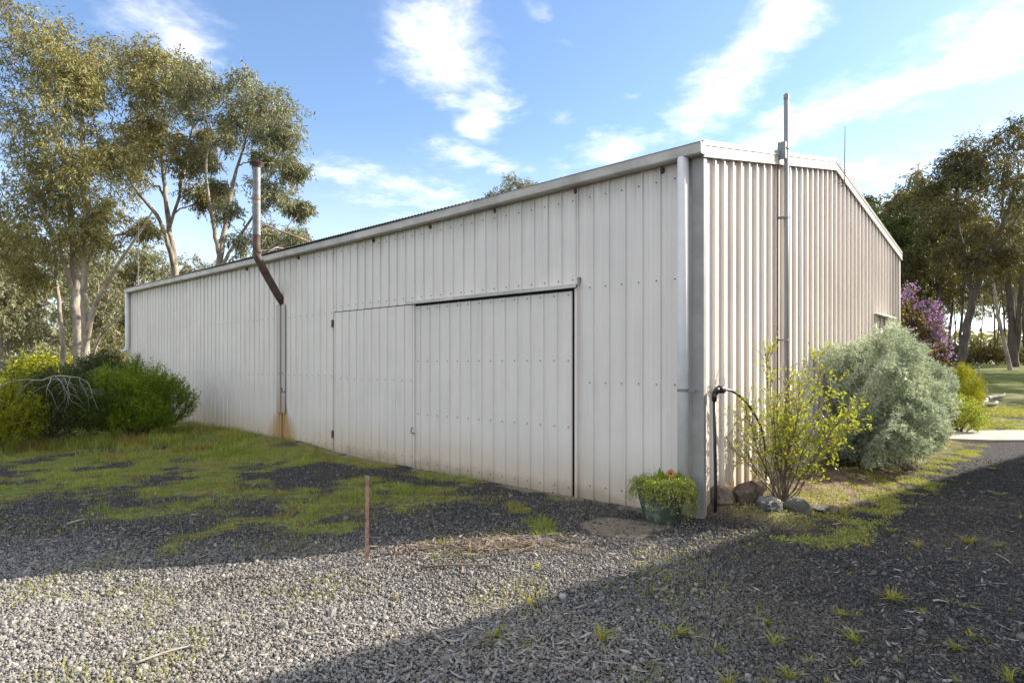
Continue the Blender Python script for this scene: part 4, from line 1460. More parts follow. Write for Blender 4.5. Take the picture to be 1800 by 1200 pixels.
for i, (px, d, rx, h, lf, lb) in enumerate((
        (82, 27, 1.3, 1.7, 'yellow_lime', 'yellow-flecked bush beside the parked car'), (80, 30, 1.6, 2.2, 'gum_grey', 'grey-green understory bush left of the big trunks'),
        (190, 30, 1.3, 1.9, 'gum_far', 'olive understory bush right of the big trunks'), (20, 40, 2.2, 4.2, 'gum_grey', 'tall grey sapling thicket behind the parked car'),
        (95, 44, 2.2, 4.6, 'gum_far', 'olive sapling thicket far behind the big trunks'), (170, 47, 2.3, 4.2, 'gum_grey', 'grey sapling thicket far right of the big trunks'),
        (215, 40, 1.6, 3.4, 'gum_far', 'olive sapling thicket at the far corner of the shed'))):
    x = (px - 900) / F_PX * d
    shrub('understory_bush', lb, (x, d, gz_(x, d)), rx, rx, h, lf, 50 + i, 420, 14, 0.2, 0.06, 0.5, 'hang', nst=14, lump=0.4, cat='bush', stem_r=0.03)
for i in range(9):
    px, d = 1590 + 26 * i + rw.uniform(-8, 8), rw.uniform(40, 52)
    x = (px - 900) / F_PX * d
    shrub('low_scrub', 'low dull-green scrub at the far edge of the lawn', (x, d, gz_(x, d)), 1.6, 1.2, rw.uniform(0.9, 1.5), 'gum_dark', 70 + i, 200, 12, 0.2, 0.06, 0.4, 'out', nst=6, cat='scrub', group='scrub along the far edge of the lawn')

# dead branch lying over the dark shrub
b = MB()
rg = np.random.default_rng(13)


def twigs(p, d, L, r, depth):
    n_ = 6
    pts = [p]
    dcur = d
    for i in range(n_):
        dcur = unit(dcur + rg.normal(size=3) * 0.16 + np.array([0, 0, -0.10]))
        pts.append(pts[-1] + dcur * L / n_)
    pts = np.array(pts)
    b.tube(pts, np.linspace(r, r * 0.35, n_ + 1), 5 if r > 0.01 else 3, caps=False)
    if depth:
        for i in range(1, n_ + 1):
            if rg.random() < 0.75:
                nd_ = unit(dcur * 0.6 + rg.normal(size=3) * np.array([.7, .6, .4]) + np.array([0, 0, -0.12]))
                twigs(pts[i], nd_, L * rg.uniform(0.4, 0.65), r * 0.5, depth - 1)


twigs(np.zeros(3), unit(np.array([0.9, -0.1, 0.30])), 0.95, 0.014, 2)
twigs(np.zeros(3), unit(np.array([-0.85, -0.2, 0.05])), 0.75, 0.012, 2)
twigs(np.array([0.1, 0, 0.02]), unit(np.array([0.6, -0.5, 0.12])), 0.7, 0.012, 1)
o = b.build('dead_branch', 'deadwood', None, True)
p = PX(75, 668, 11.5)
o.location = tuple(p)
tag(o, 'bare grey dead branch drooping over the dark left shrub', 'branch')

# right group by the gable wall
def wormwood():
    c = s2w(4.65, -0.70)
    z0 = 0.12
    root = shrub('silver_shrub', 'big rounded silver-grey feathery shrub against the gable wall', (c[0], c[1], z0), 1.60, 0.66, 1.95, 'silver', 61, 3000, 36, 0.062, 0.014, 0.12, 'rosette', low=0.04, lump=0.42, nst=40, fill=0.28, stem_r=0.014, boxy=3.5)
    root.rotation_euler = (0, 0, SC_ANG)
    return root


wormwood()

def spring_shrub():
    """open, twiggy shrub with small fresh leaves"""
    rg = np.random.default_rng(64)
    base = np.array([2.86, 6.72, 0.10])
    root = thing('spring_shrub', 'twiggy yellow-leaved shrub behind the row of rocks', 'shrub', tuple(base))
    sb = MB()
    LC, LD = [], []
    for i in range(23):
        a = rg.uniform(0, 2 * math.pi)
        sp = 0.76 * math.sqrt(rg.uniform(0.03, 1.0))
        hh = rg.uniform(1.0, 1.72) * (1 - 0.28 * (sp / 0.66) ** 2)
        e = np.array([math.cos(a) * sp + 0.07, math.sin(a) * sp * 0.85, hh])
        s0 = np.array([rg.normal() * 0.05, rg.normal() * 0.05, -0.04])
        m1 = np.array([e[0] * 0.50, e[1] * 0.50, hh * 0.42]) + rg.normal(size=3) * 0.04
        tt = np.linspace(0, 1, 10)[:, None]
        p = (1 - tt) ** 2 * s0 + 2 * tt * (1 - tt) * m1 + tt ** 2 * e
        p[1:] += rg.normal(size=(9, 3)) * 0.012
        sb.tube(p, np.linspace(rg.uniform(0.006, 0.012), 0.0025, 10), 5, caps=False)
        for j in range(24):
            t0 = rg.uniform(0.28, 1.0)
            i0 = min(8, int(t0 * 9))
            q0 = p[i0] + (p[i0 + 1] - p[i0]) * (t0 * 9 - i0)
            dv = unit(unit(p[i0 + 1] - p[i0]) * 0.6 + rg.normal(size=3) * 0.7 + np.array([0, 0, 0.25]))
            ln = rg.uniform(0.10, 0.30)
            w_ = np.array([q0 + dv * ln * s_ + np.array([0, 0, 0.03 * s_ * s_]) for s_ in (0, .35, .7, 1)])
            w_[1:] += rg.normal(size=(3, 3)) * 0.008
            sb.tube(w_, np.linspace(0.004, 0.0018, 4), 3, caps=False)
            dens = rg.uniform(0.55, 1.0) if (q0[2] > 0.45) else 0.35
            m_ = int(14 * dens * (1.35 if e[0] > 0.12 else 0.75))
            tl = rg.uniform(0.25, 1.05, m_)[:, None]
            LC.append(w_[0] + (w_[3] - w_[0]) * tl + rg.normal(size=(m_, 3)) * 0.014)
            LD.append(unit(dv * 0.5 + rg.normal(size=(m_, 3)) * 0.7 + np.array([0, 0, 0.25])))
    sb.build('stems', 'twig', root, True)
    LC, LD = np.concatenate(LC), np.concatenate(LD)
    v, f = leaves_np(LC, LD, 0.042 * rg.uniform(0.6, 1.4, len(LC)), 0.019 * rg.uniform(0.7, 1.3, len(LC)), rg)
    link('foliage', make_mesh('foliage', v, [f]), 'spring', root)


spring_shrub()
# purple flowering climber at the far corner
p = (8.82, 14.0)
root = shrub('purple_shrub', 'tall shrub covered in purple flowers at the far corner of the shed', (p[0], p[1], 0.0), 0.62, 0.62, 2.86, 'purple_leaf', 65, 1700, 14, 0.07, 0.035, 0.20, 'out', nst=30, lump=0.45, stem_r=0.025)
rg = np.random.default_rng(66)
fo = [c_ for c_ in root.children if c_.name.startswith('foliage')][0].data
co = np.zeros(len(fo.vertices) * 3, dtype=np.float32)
fo.vertices.foreach_get('co', co)
co = co.reshape(-1, 4, 3)[:, 2, :].astype(float)
az = np.arctan2(co[:, 1], co[:, 0])
hh = co[:, 2]
prob = sstep(hh, 1.55, 2.2) * sstep(fbm(az * 2.2 + 4, hh * 2.6, 1.0, 3), 0.36, 0.58)
co = co[rg.random(len(co)) < prob * 0.62]
co = np.repeat(co, 3, 0) + rg.normal(size=(len(co) * 3, 3)) * 0.035
out_ = unit(co - np.array([0, 0, 1.6]))
k = len(co)
v, f = leaves_np(co + out_ * 0.04, unit(out_ + rg.normal(size=(k, 3)) * 0.8), 0.045 * rg.uniform(.6, 1.4, k), 0.034, rg)
link('flowers', make_mesh('flowers', v, [f]), 'purple', root)
shrub('yellow_bush', 'round bright yellow bush beyond the silver shrub', (10.75, 15.1, gz_(10.75, 15.1) + 0.1), 0.40, 0.40, 1.38, 'yellow_lime', 67, 900, 18, 0.055, 0.010, 0.16, 'up', low=0.25, lump=0.12, nst=14)
shrub('green_bush', 'small glossy green bush in front of the yellow bush', (10.1, 14.25, gz_(10.1, 14.25)), 0.48, 0.42, 0.80, 'herb', 68, 420, 14, 0.05, 0.026, 0.14, 'out', nst=14, lump=0.2)

# ------------------------------------------------------------------ pot with plants
pc = s2w(-0.33, 0.27)
pot = thing('plant_pot', 'green glazed flared plant pot at the shed corner', 'pot', (pc[0], pc[1], gz_(pc[0], pc[1]) - 0.005))
b = MB()
b.lathe([(0.001, 0.0), (0.155, 0.0), (0.168, 0.012), (0.185, 0.06), (0.215, 0.17), (0.245, 0.29), (0.258, 0.355)], 32)
b.build('body', 'glaze', pot, True)
b = MB()
b.lathe([(0.257, 0.345), (0.274, 0.352), (0.279, 0.368), (0.274, 0.384), (0.255, 0.388), (0.242, 0.375), (0.238, 0.33)], 32)
b.build('rim', 'glaze', pot, True)
b = MB()
b.lathe([(0.001, 0.352), (0.12, 0.358), (0.241, 0.345)], 24)
b.build('potting_soil', 'soil', pot)
rg = np.random.default_rng(81)
root = thing('trailing_plant', 'lime green trailing plant spilling over the pot rim', 'plant', (pc[0], pc[1], pot.location.z + 0.35))
LC, LD = [], []
sb = MB()
for i in range(210):
    a = rg.normal(-0.9, 0.9) if i < 120 else rg.uniform(0, 2 * math.pi)
    r0 = rg.uniform(0.02, 0.2)
    L = rg.uniform(0.10, 0.32)
    drop = rg.uniform(0.0, 0.17) if abs(a + 0.9) > 0.7 else rg.uniform(0.02, 0.30)
    p0 = np.array([math.cos(a) * r0, math.sin(a) * r0, 0.02])
    rim = np.array([math.cos(a) * 0.28, math.sin(a) * 0.28, 0.07 + rg.uniform(-.02, .05)])
    e = np.array([math.cos(a) * (0.31 + 0.05 * rg.random()), math.sin(a) * (0.31 + 0.05 * rg.random()), 0.03 - drop])
    tt = np.linspace(0, 1, 7)[:, None]
    p = (1 - tt) ** 2 * p0 + 2 * tt * (1 - tt) * (rim + np.array([0, 0, 0.05])) + tt ** 2 * e
    sb.tube(p, np.linspace(0.003, 0.0015, 7), 3, caps=False)
    m_ = 30
    tl = rg.uniform(0.1, 1.05, m_)
    ix = np.clip((tl * 6).astype(int), 0, 5)
    LC.append(p[ix] + (p[ix + 1] - p[ix]) * (tl * 6 - ix)[:, None] + rg.normal(size=(m_, 3)) * 0.016)
    LD.append(unit(rg.normal(size=(m_, 3)) + np.array([0, 0, 0.5])))
sb.build('stems', 'twig', root)
LC, LD = np.concatenate(LC), np.concatenate(LD)
v, f = leaves_np(LC, LD, 0.026 * rg.uniform(.6, 1.4, len(LC)), 0.011, rg)
link('foliage', make_mesh('foliage', v, [f]), 'herb', root)
root = thing('flower_plant', 'orange-yellow daisy with upright leaves in the pot', 'flower', (pc[0] + 0.07, pc[1] - 0.02, pot.location.z + 0.36))
b = MB()
b.tube([(0, 0, 0), (0.005, -0.01, 0.07), (0.01, -0.02, 0.125)], 0.0045, 6)
b.build('stem', 'herb', root)
b = MB()
for i in range(13):
    a = 2 * math.pi * i / 13
    u_ = np.array([math.cos(a), 0.35 * math.sin(a) * 0 - 0.25, math.sin(a)])
    s_ = np.array([-math.sin(a), 0, math.cos(a)])
    c0 = np.array([0.01, -0.025, 0.135])
    q_ = [c0 + u_ * 0.010, c0 + u_ * 0.030 + s_ * 0.008, c0 + u_ * 0.045, c0 + u_ * 0.030 - s_ * 0.008]
    b.add(q_, [(0, 1, 2, 3)])
b.build('petals', 'petal', root)
b = MB()
b.lathe([(0.001, 0.010), (0.010, 0.007), (0.014, 0.0), (0.010, -0.008)], 10)
o = b.build('centre', 'petal_c', root, True)
o.location = (0.01, -0.030, 0.135)
o.rotation_euler = (R(90), 0, 0)
for i, (dx_, dy_, L, tl) in enumerate(((-0.09, 0.02, 0.19, -0.1), (-0.06, 0.05, 0.15, 0.15), (0.10, 0.03, 0.15, 0.2), (0.13, 0.05, 0.13, -0.15), (-0.16, 0.03, 0.10, -0.3))):
    b = MB()
    v = []
    for s_ in np.linspace(0, 1, 6):
        w = 0.024 * math.sin(math.pi * min(1, s_ * 0.9 + 0.1)) + 0.001
        for sg in (-1, 0, 1):
            v.append((dx_ + sg * w + tl * 0.25 * L * s_ * s_, dy_ - 0.02 * s_ + 0.006 * abs(sg), L * s_))
    f = [(3 * i_ + j, 3 * i_ + j + 1, 3 * i_ + j + 4, 3 * i_ + j + 3) for i_ in range(5) for j in range(2)]
    b.add(v, f)
    b.build('leaf_blade', 'fine_green', root, True)

# ------------------------------------------------------------------ standpipe with arching hose at the corner
root = thing('standpipe', 'black poly standpipe with arching hose at the gable corner', 'hose', s2w(0.10, -0.10, 0.0), SC_ANG)
b = MB()
b.tube([(0.0, 0.0, -0.05), (0.004, -0.004, 0.3), (-0.004, 0.0, 0.75), (-0.012, 0.004, 1.25)], 0.017, 12)
b.build('riser', 'hoseblk', root, True)
b = MB()
b.tube([(-0.014, 0.004, 1.21), (-0.014, 0.004, 1.30)], 0.027, 12)
b.tube([(-0.014, 0.0, 1.285), (0.02, -0.01, 1.325), (0.05, -0.015, 1.33)], 0.030, 12)
b.tube([(0.045, -0.015, 1.33), (0.125, -0.03, 1.322)], 0.040, 10)
b.build('elbow_fitting', 'hoseblk', root, True)
b = MB()
b.tube(smooth_path([(0.09, -0.025, 1.325), (0.25, -0.06, 1.31), (0.45, -0.10, 1.22), (0.66, -0.13, 1.06), (0.84, -0.15, 0.86), (0.96, -0.15, 0.55), (1.0, -0.13, 0.15)], 30), 0.0135, 10)
b.build('hose', 'hoseblk', root, True)

# ------------------------------------------------------------------ rocks
def rock(label, mat_, x, y, sx, sy, sz, seed, rz=0.0, sink=0.03, zadd=0.0):
    rg = np.random.default_rng(seed)
    import bmesh
    bm = bmesh.new()
    bmesh.ops.create_icosphere(bm, subdivisions=3, radius=1.0)
    # cut by random planes so the stone has flat broken faces
    pl = [(unit(rg.normal(size=3)), rg.uniform(0.52, 0.86)) for _ in range(11)]
    for vtx in bm.verts:
        c = np.array(vtx.co)
        for nrm, dd in pl:
            h_ = float(np.dot(c, nrm))
            if h_ > dd:
                c = c - nrm * (h_ - dd)
        c = c * (1 + 0.03 * rg.normal())
        vtx.co = (c[0] * sx, c[1] * sy, c[2] * sz)
    me = bpy.data.meshes.new('rock')
    bm.to_mesh(me)
    bm.free()
    me.materials.append(M[mat_])
    o = bpy.data.objects.new('rock', me)
    COL.objects.link(o)
    o.location = (x, y, gz_(x, y) + sz * 0.50 - sink + zadd)
    o.rotation_euler = (rg.uniform(-.15, .15), rg.uniform(-.15, .15), rz)
    tag(o, label, 'rock', 'rocks edging the garden bed')
    return o


rock('rounded tan rock at the foot of the standpipe', 'rock_tan', 2.20, 6.60, 0.15, 0.14, 0.15, 1)
rock('dark brown wedge rock right of the standpipe', 'rock_brown', 2.45, 6.53, 0.20, 0.15, 0.18, 12, 0.3)
rock('white-speckled rock in the middle of the row', 'rock_white', 2.60, 6.34, 0.17, 0.13, 0.12, 3, 0.6)
rock('flat-topped green-grey rock below the twiggy shrub', 'rock_green', 2.90, 6.40, 0.19, 0.14, 0.12, 17, 0.1)
rock('rusty orange rock beside the gable wall', 'rock_orange', 2.36, 6.86, 0.13, 0.10, 0.10, 5, 0.2)
rock('flat grey stone right of the green-grey rock', 'rock_white', 3.20, 6.62, 0.15, 0.10, 0.05, 6, -0.3, 0.01)
rock('small grey stone at the edge of the moss', 'rock_tan', 3.38, 6.66, 0.08, 0.07, 0.06, 7, 0.5, 0.01)

# cut log against the wall
p = s2w(1.12, -0.20)
root = thing('cut_log', 'short cut log lying against the gable wall', 'log', (p[0], p[1], 0.20), SC_ANG + 0.25)
b = MB()
b.tube([(-0.14, 0, 0.03), (0.0, 0.004, 0.035), (0.18, 0.0, 0.04)], [0.058, 0.061, 0.055], 12, caps=False)
b.build('bark', 'bark_mid', root, True)
for xx, s_ in ((-0.139, -1), (0.179, 1)):
    b = MB()
    a = np.arange(12) * math.pi / 6
    b.add([(xx, 0.056 * math.cos(t), 0.035 + 0.056 * math.sin(t)) for t in a], [tuple(range(12))])
    b.build('cut_face', 'deadwood', root)

# ------------------------------------------------------------------ rusty stake
x0, y0 = -1.15, 5.0
b = MB()
t_ = 0.0035
b.prism([(-0.014, -0.004), (0.014, -0.004), (0.014, -0.0005), (0.002, 0.0), (0.002, 0.018), (-0.002, 0.018), (-0.002, 0.0), (-0.014, -0.0005)], -0.15, 0.70, 'z')
b.prism([(-0.020, -0.006), (-0.008, -0.006), (-0.008, 0.002), (-0.020, 0.002)], 0.686, 0.700, 'z')
o = b.build('steel_stake', 'stake')
o.location = (x0, y0, gz_(x0, y0))
o.rotation_euler = (R(0.6), R(0.4), R(14))
tag(o, 'rusty steel post standing upright in the gravel', 'stake')

# ------------------------------------------------------------------ small things at the back right
b = MB()
b.tube([(0, 0, -0.2), (0.02, 0, 0.6), (-0.02, 0, 1.35)], 0.03, 6)
o = b.build('fence_post', 'ironhinge')
o.location = (PX(1711, 600, 22)[0], 22, gz_(16.1, 22))
tag(o, 'thin dark fence post leaning beyond the yellow bush', 'post')
b = MB()
b.tube([(0, 0, -0.1), (0.45, 0.1, 0.55), (0.80, 0.2, 1.05)], 0.035, 6)
o = b.build('fence_rail', 'deadwood')
o.location = (PX(1690, 600, 22.3)[0], 22.3, gz_(15.8, 22.3))
tag(o, 'slanting grey timber propped against the fence post', 'timber')
for i, (px, py, d, L, rz, lb) in enumerate(((1727, 700, 19.5, 1.5, 0.75, 'longer bleached log lying on the gravel verge'), (1752, 690, 21.0, 1.2, 0.5, 'shorter bleached log behind the longer one'), (1738, 704, 19.0, 0.7, 0.25, 'thin bleached branch beside the longer log'))):
    x = (px - 900) / F_PX * d
    b = MB()
    b.tube(smooth_path([(-L / 2, 0, 0), (-L / 6, 0.06, 0.03), (L / 5, -0.04, 0.05), (L / 2, 0.03, 0.12)], 10), np.linspace(0.075, 0.045, 10), 8)
    o = b.build('bleached_log', 'deadwood', None, True)
    o.location = (x, d, gz_(x, d) + 0.07)
    o.rotation_euler = (0, 0, rz)
    tag(o, lb, 'log')

# thin aerial mast left, behind the shed
b = MB()
p = PX(243, 500, 22.0)
b.tube([(0, 0, 0), (0, 0, 4.5)], 0.022, 6)
mast2 = thing('aerial_mast', 'thin rusty aerial mast standing behind the left end of the shed', 'mast', (p[0], 22.0, 0.0))
b.build('lower_tube', 'stake', mast2)
b = MB()
b.tube([(0, 0, 4.4), (0.02, 0, 7.1)], [0.012, 0.005], 6)
b.build('whip', 'pole', mast2)

# parked car at the far left
cx_ = (-4 - 900) / F_PX * 30
car = thing('parked_car', 'dark blue car parked among the trees at the left edge', 'car', (cx_ - 1.3, 30, gz_(cx_, 30)), 0.0)
b = MB()
side = [(-2.2, .35), (2.2, .35), (2.28, .6), (2.22, .95), (1.2, 1.08), (0.55, 1.62), (-1.6, 1.66), (-2.15, 1.10), (-2.28, .9)]
for y0_, y1_ in ((-0.86, 0.86),):
    b.prism(side, y0_, y1_, 'y')
b.build('body', 'carblue', car)
b = MB()
for yy in (-0.87, 0.863):
    b.prism([(0.95, 1.10), (0.48, 1.54), (-0.45, 1.57), (-0.45, 1.10)], yy, yy + 0.006, 'y')
    b.prism([(-0.55, 1.10), (-0.55, 1.57), (-1.5, 1.58), (-1.9, 1.12)], yy, yy + 0.006, 'y')
b.build('side_window', 'glass', car)
b = MB()
b.add([(1.195, -.75, 1.10), (1.195, .75, 1.10), (0.60, .70, 1.60), (0.60, -.70, 1.60)], [(0, 1, 2, 3)])
b.build('windscreen', 'glass', car, loc=(0.012, 0, 0.012))
for yy in (-0.7, 0.7):
    b = MB()
    b.box(2.2, 2.285, yy - 0.14, yy + 0.14, 0.68, 0.86)
    b.build('lamp', 'redlamp', car)
for xx in (-1.4, 1.4):
    for yy in (-0.78, 0.78):
        b = MB()
        b.lathe([(0.2, -0.1), (0.33, -0.1), (0.35, -0.06), (0.35, 0.06), (0.33, 0.1), (0.2, 0.1)], 18)
        o = b.build('wheel', 'tyre', car, True)
        o.location, o.rotation_euler = (xx, yy, 0.35), (R(90), 0, 0)
        b = MB()
        b.lathe([(0.001, 0.06), (0.19, 0.08), (0.2, -0.08), (0.001, -0.06)], 14)
        b.build('rim', 'rim', o)

# ------------------------------------------------------------------ gravel, grass, litter
def in_shed(x, y):
    v, u = shed_uv(x, y)
    return (v > -0.02) & (u > -0.03)


rg = np.random.default_rng(101)
X, Y = [], []
for (d0, d1, den) in ((2.85, 4.3, 8200), (4.3, 5.8, 5600), (5.8, 7.6, 2600), (7.6, 10.5, 500)):
    wd = 0.87 * d1
    k = int(den * (d1 - d0) * 2 * wd)
    X.append(rg.uniform(-wd, wd, k))
    Y.append(rg.uniform(d0, d1, k))
X, Y = np.concatenate(X), np.concatenate(Y)
mo, di, la, so = ground_masks(X, Y)
keep = ~in_shed(X, Y) & (np.abs(X) < 0.86 * Y + 0.2) & (so < 0.5) & (rg.random(len(X)) > mo * 1.1) & (rg.random(len(X)) > di * 0.8)
X, Y = X[keep], Y[keep]
k = len(X)
Z = ground_z(X, Y)
me = bpy.data.meshes.new('gravel')
me.vertices.add(k)
sz = 0.0047 * np.exp(rg.normal(0, 0.46, k)) * (1 + 0.05 * np.maximum(Y - 4, 0))
me.vertices.foreach_set('co', np.stack([X, Y, Z + sz * 0.35], -1).astype(np.float32).reshape(-1))
a1 = me.attributes.new('srot', 'FLOAT_VECTOR', 'POINT')
a1.data.foreach_set('vector', rg.uniform(0, 6.28, (k, 3)).astype(np.float32).reshape(-1))
a2 = me.attributes.new('sscale', 'FLOAT_VECTOR', 'POINT')
a2.data.foreach_set('vector', (sz[:, None] * rg.uniform(0.6, 1.35, (k, 3))).astype(np.float32).reshape(-1))
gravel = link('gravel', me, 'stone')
tag(gravel, 'dark crushed-stone gravel covering the drive', 'gravel', kind='stuff')
ng_ = bpy.data.node_groups.new('gravel_scatter', 'GeometryNodeTree')
ng_.interface.new_socket('Geometry', in_out='INPUT', socket_type='NodeSocketGeometry')
ng_.interface.new_socket('Geometry', in_out='OUTPUT', socket_type='NodeSocketGeometry')
G_ = NT(ng_)
gi, go = G_.node('NodeGroupInput'), G_.node('NodeGroupOutput')
ico = G_.node('GeometryNodeMeshIcoSphere')
ico.inputs['Radius'].default_value = 1.0
ico.inputs['Subdivisions'].default_value = 1
smt = G_.node('GeometryNodeSetMaterial')
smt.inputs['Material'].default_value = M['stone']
G_.l.new(ico.outputs[0], smt.inputs['Geometry'])
iop = G_.node('GeometryNodeInstanceOnPoints')
G_.l.new(gi.outputs[0], iop.inputs['Points'])
G_.l.new(smt.outputs[0], iop.inputs['Instance'])
for nm, sk in (('srot', 'Rotation'), ('sscale', 'Scale')):
    na = G_.node('GeometryNodeInputNamedAttribute', data_type='FLOAT_VECTOR')
    na.inputs['Name'].default_value = nm
    G_.l.new(na.outputs[0], iop.inputs[sk])
G_.l.new(iop.outputs[0], go.inputs[0])
md = gravel.modifiers.new('scatter', 'NODES')
md.node_group = ng_


def blades(n_, X, Y, hgt, wid, lean, rg, z=None):
    z = ground_z(X, Y) if z is None else z
    c = np.stack([X, Y, z - 0.004], -1)
    a = rg.uniform(0, 2 * math.pi, n_)
    d = unit(np.stack([np.cos(a) * lean, np.sin(a) * lean, np.ones(n_)], -1))
    s_ = np.stack([-np.sin(a), np.cos(a), np.zeros(n_)], -1)
    h = hgt[:, None]
    w = wid[:, None]
    mid_ = c + d * h * 0.55
    tip = c + d * h + np.stack([np.cos(a), np.sin(a), np.zeros(n_)], -1) * h * lean[:, None] * 0.5
    v = np.stack([c - s_ * w * .5, c + s_ * w * .5, mid_ + s_ * w * .38, tip, mid_ - s_ * w * .38], 1).reshape(-1, 3)
    i = np.arange(n_)[:, None] * 5
    return v, np.hstack([i, i + 1, i + 2, i + 4]), np.hstack([i + 4, i + 2, i + 3])


# short grass and weeds on the shaded slope
rg = np.random.default_rng(102)
k = 420000
Y = rg.uniform(4.6, 16.0, k)
X = rg.uniform(-1.0, 0.42, k) * 0.86 * Y
mo, di, la, so = ground_masks(X, Y)
n_f = fbm(X, Y, 1.8, 3)
keep = (rg.random(k) < np.clip(mo * 1.3 - 0.25, 0, 1) * (0.12 + 0.88 * sstep(n_f, 0.40, 0.58)) * sstep(fbm(X + 9, Y, 7.0, 2), 0.3, 0.6) * 1.0) & ~in_shed(X, Y)
X, Y = X[keep], Y[keep]
k = len(X)
tall = sstep(Y, 9.5, 12) * sstep(X, -3, -6)
h = rg.uniform(0.010, 0.045, k) * (0.35 + 2.4 * fbm(X, Y, 3.5, 3) ** 1.5 * 1.6) + tall * rg.random(k) ** 3 * 0.16
v, f4, f3 = blades(k, X, Y, h, rg.uniform(0.003, 0.006, k) * (1 + tall), rg.uniform(0.2, 0.9, k), rg)
tag(link('grass', make_mesh('grass', v, [f3, f4]), 'grass'), 'short green grass and moss on the shaded slope', 'grass', kind='stuff')
# longer grass along the foot of the left shrubs
k = 2600
X = rg.uniform(-10.6, -6.6, k)
Y = 12.2 + (X + 8.9) * 0.5 + rg.normal(0, 0.22, k) - 0.5
v, f4, f3 = blades(k, X, Y, rg.uniform(0.10, 0.30, k), rg.uniform(0.006, 0.011, k), rg.uniform(0.15, 0.7, k), rg)
tag(link('long_grass', make_mesh('long_grass', v, [f3, f4]), 'grass'), 'longer pale grass along the foot of the left shrubs', 'grass', kind='stuff')
# fine weeds coming through the sunny gravel
k = 20000
Y = rg.uniform(3.0, 6.0, k)
X = rg.uniform(-0.86, 0.40, k) * Y
keep = rg.random(k) < sstep(fbm(X + 5, Y + 90, 1.6, 3), 0.46, 0.66)
X, Y = X[keep], Y[keep]
k = len(X)
v, f4, f3 = blades(k, X, Y, rg.uniform(0.015, 0.055, k), rg.uniform(0.003, 0.005, k), rg.uniform(0.1, 0.6, k), rg)
tag(link('weeds', make_mesh('weeds', v, [f3, f4]), 'tuft'), 'fine yellow-green weeds coming through the sunlit gravel', 'weeds', kind='stuff')
# moss and creeping weed near the rocks and along the bed edge
k = 90000
vv_, uu_ = rg.uniform(-1.3, 10.5, k), rg.uniform(-2.0, -0.03, k)
X = CORNER[0] + vv_ * gdir[0] + uu_ * ldir[0]
Y = CORNER[1] + vv_ * gdir[1] + uu_ * ldir[1]
mo, di, la, so = ground_masks(X, Y)
keep = (rg.random(k) < sstep(mo, 0.35, 0.8))
X, Y = X[keep], Y[keep]
k = len(X)
lc = np.stack([X, Y, ground_z(X, Y) + rg.uniform(0.0, 0.022, k)], -1)
v, f = leaves_np(lc, unit(rg.normal(size=(k, 3)) + np.array([0, 0, 0.5])), 0.020 * rg.uniform(.6, 1.4, k), 0.011, rg)
tag(link('moss', make_mesh('moss', v, [f]), 'moss'), 'yellow-green moss and creeping weed around the rocks', 'moss', kind='stuff')
# verge weeds beyond the path
k = 16000
Y = rg.uniform(14.8, 19.5, k)
X = rg.uniform(0.74, 0.86, k) * Y
keep = rg.random(k) < sstep(fbm(X, Y, 1.6, 3), 0.42, 0.6)
X, Y = X[keep], Y[keep]
k = len(X)
v, f4, f3 = blades(k, X, Y, rg.uniform(0.02, 0.08, k), rg.uniform(0.008, 0.014, k), rg.uniform(0.3, 1.0, k), rg)
tag(link('verge_weeds', make_mesh('verge_weeds', v, [f3, f4]), 'tuft'), 'yellow weeds on the verge beyond the concrete path', 'weeds', kind='stuff')

# yellowish grass tufts in the dark gravel: one by one
tuft_meshes = []
for j in range(10):
    rg = np.random.default_rng(200 + j)
    k = int(rg.integers(9, 44))
    a = rg.uniform(0, 2 * math.pi, k)
    r = rg.random(k) * 0.022
    v, f4, f3 = blades(k, r * np.cos(a), r * np.sin(a), rg.uniform(0.04, 0.12, k), rg.uniform(0.006, 0.011, k), rg.uniform(0.2, 1.3, k), rg, np.zeros(k))
    tuft_meshes.append(make_mesh('grass_tuft', v, [f3, f4]))
rg = np.random.default_rng(210)
cnt = 0
tuft_px = [(1245, 1140), (1350, 1090), (1420, 1155), (1355, 1125), (1195, 1108), (1275, 1140), (1490, 1010), (1560, 1040), (1570, 1050), (1620, 1070), (1690, 1060), (1705, 1115), (1740, 1125),
           (1640, 1128), (1680, 1135), (1580, 1155), (1500, 1120), (1505, 1160), (1510, 1075), (1480, 1075), (1330, 1075), (1400, 940), (1395, 985), (1285, 980), (1570, 935), (1515, 940),
           (1610, 960), (1655, 960), (1700, 955), (1750, 960), (1770, 975), (1600, 985), (1670, 985), (1620, 885), (1650, 870), (1560, 870), (1680, 845), (1700, 850), (1745, 825), (1480, 905),
           (1520, 870), (1770, 1070), (1780, 1175), (1770, 1190), (1350, 1190), (1390, 1185), (1280, 1195), (1530, 960), (1755, 870), (1240, 985), (935, 1060), (1145, 1085), (950, 945), (947, 1000), (695, 1050),
           (1060, 1120), (870, 1115), (1545, 905), (1640, 905), (1590, 850), (1790, 910), (1450, 1190), (1610, 1195), (1690, 1195)]
for (px, py) in tuft_px:
    px += rg.uniform(-5, 5)
    d = EYE * F_PX / (py - HZ)
    x = (px - 900) / F_PX * d
    o = link('grass_tuft', tuft_meshes[cnt % 10], 'tuft', None, (x, d, gz_(x, d)))
    o.rotation_euler = (0, 0, rg.uniform(0, 6.28))
    s_ = rg.uniform(0.32, 0.95)
    o.scale = (s_ * rg.uniform(1.0, 1.7), s_ * rg.uniform(1.0, 1.7), s_ * rg.uniform(0.5, 1.05))
    tag(o, 'small yellow-green grass tuft growing alone in the dark gravel', 'grass tuft', 'grass tufts scattered over the gravel drive')
    cnt += 1


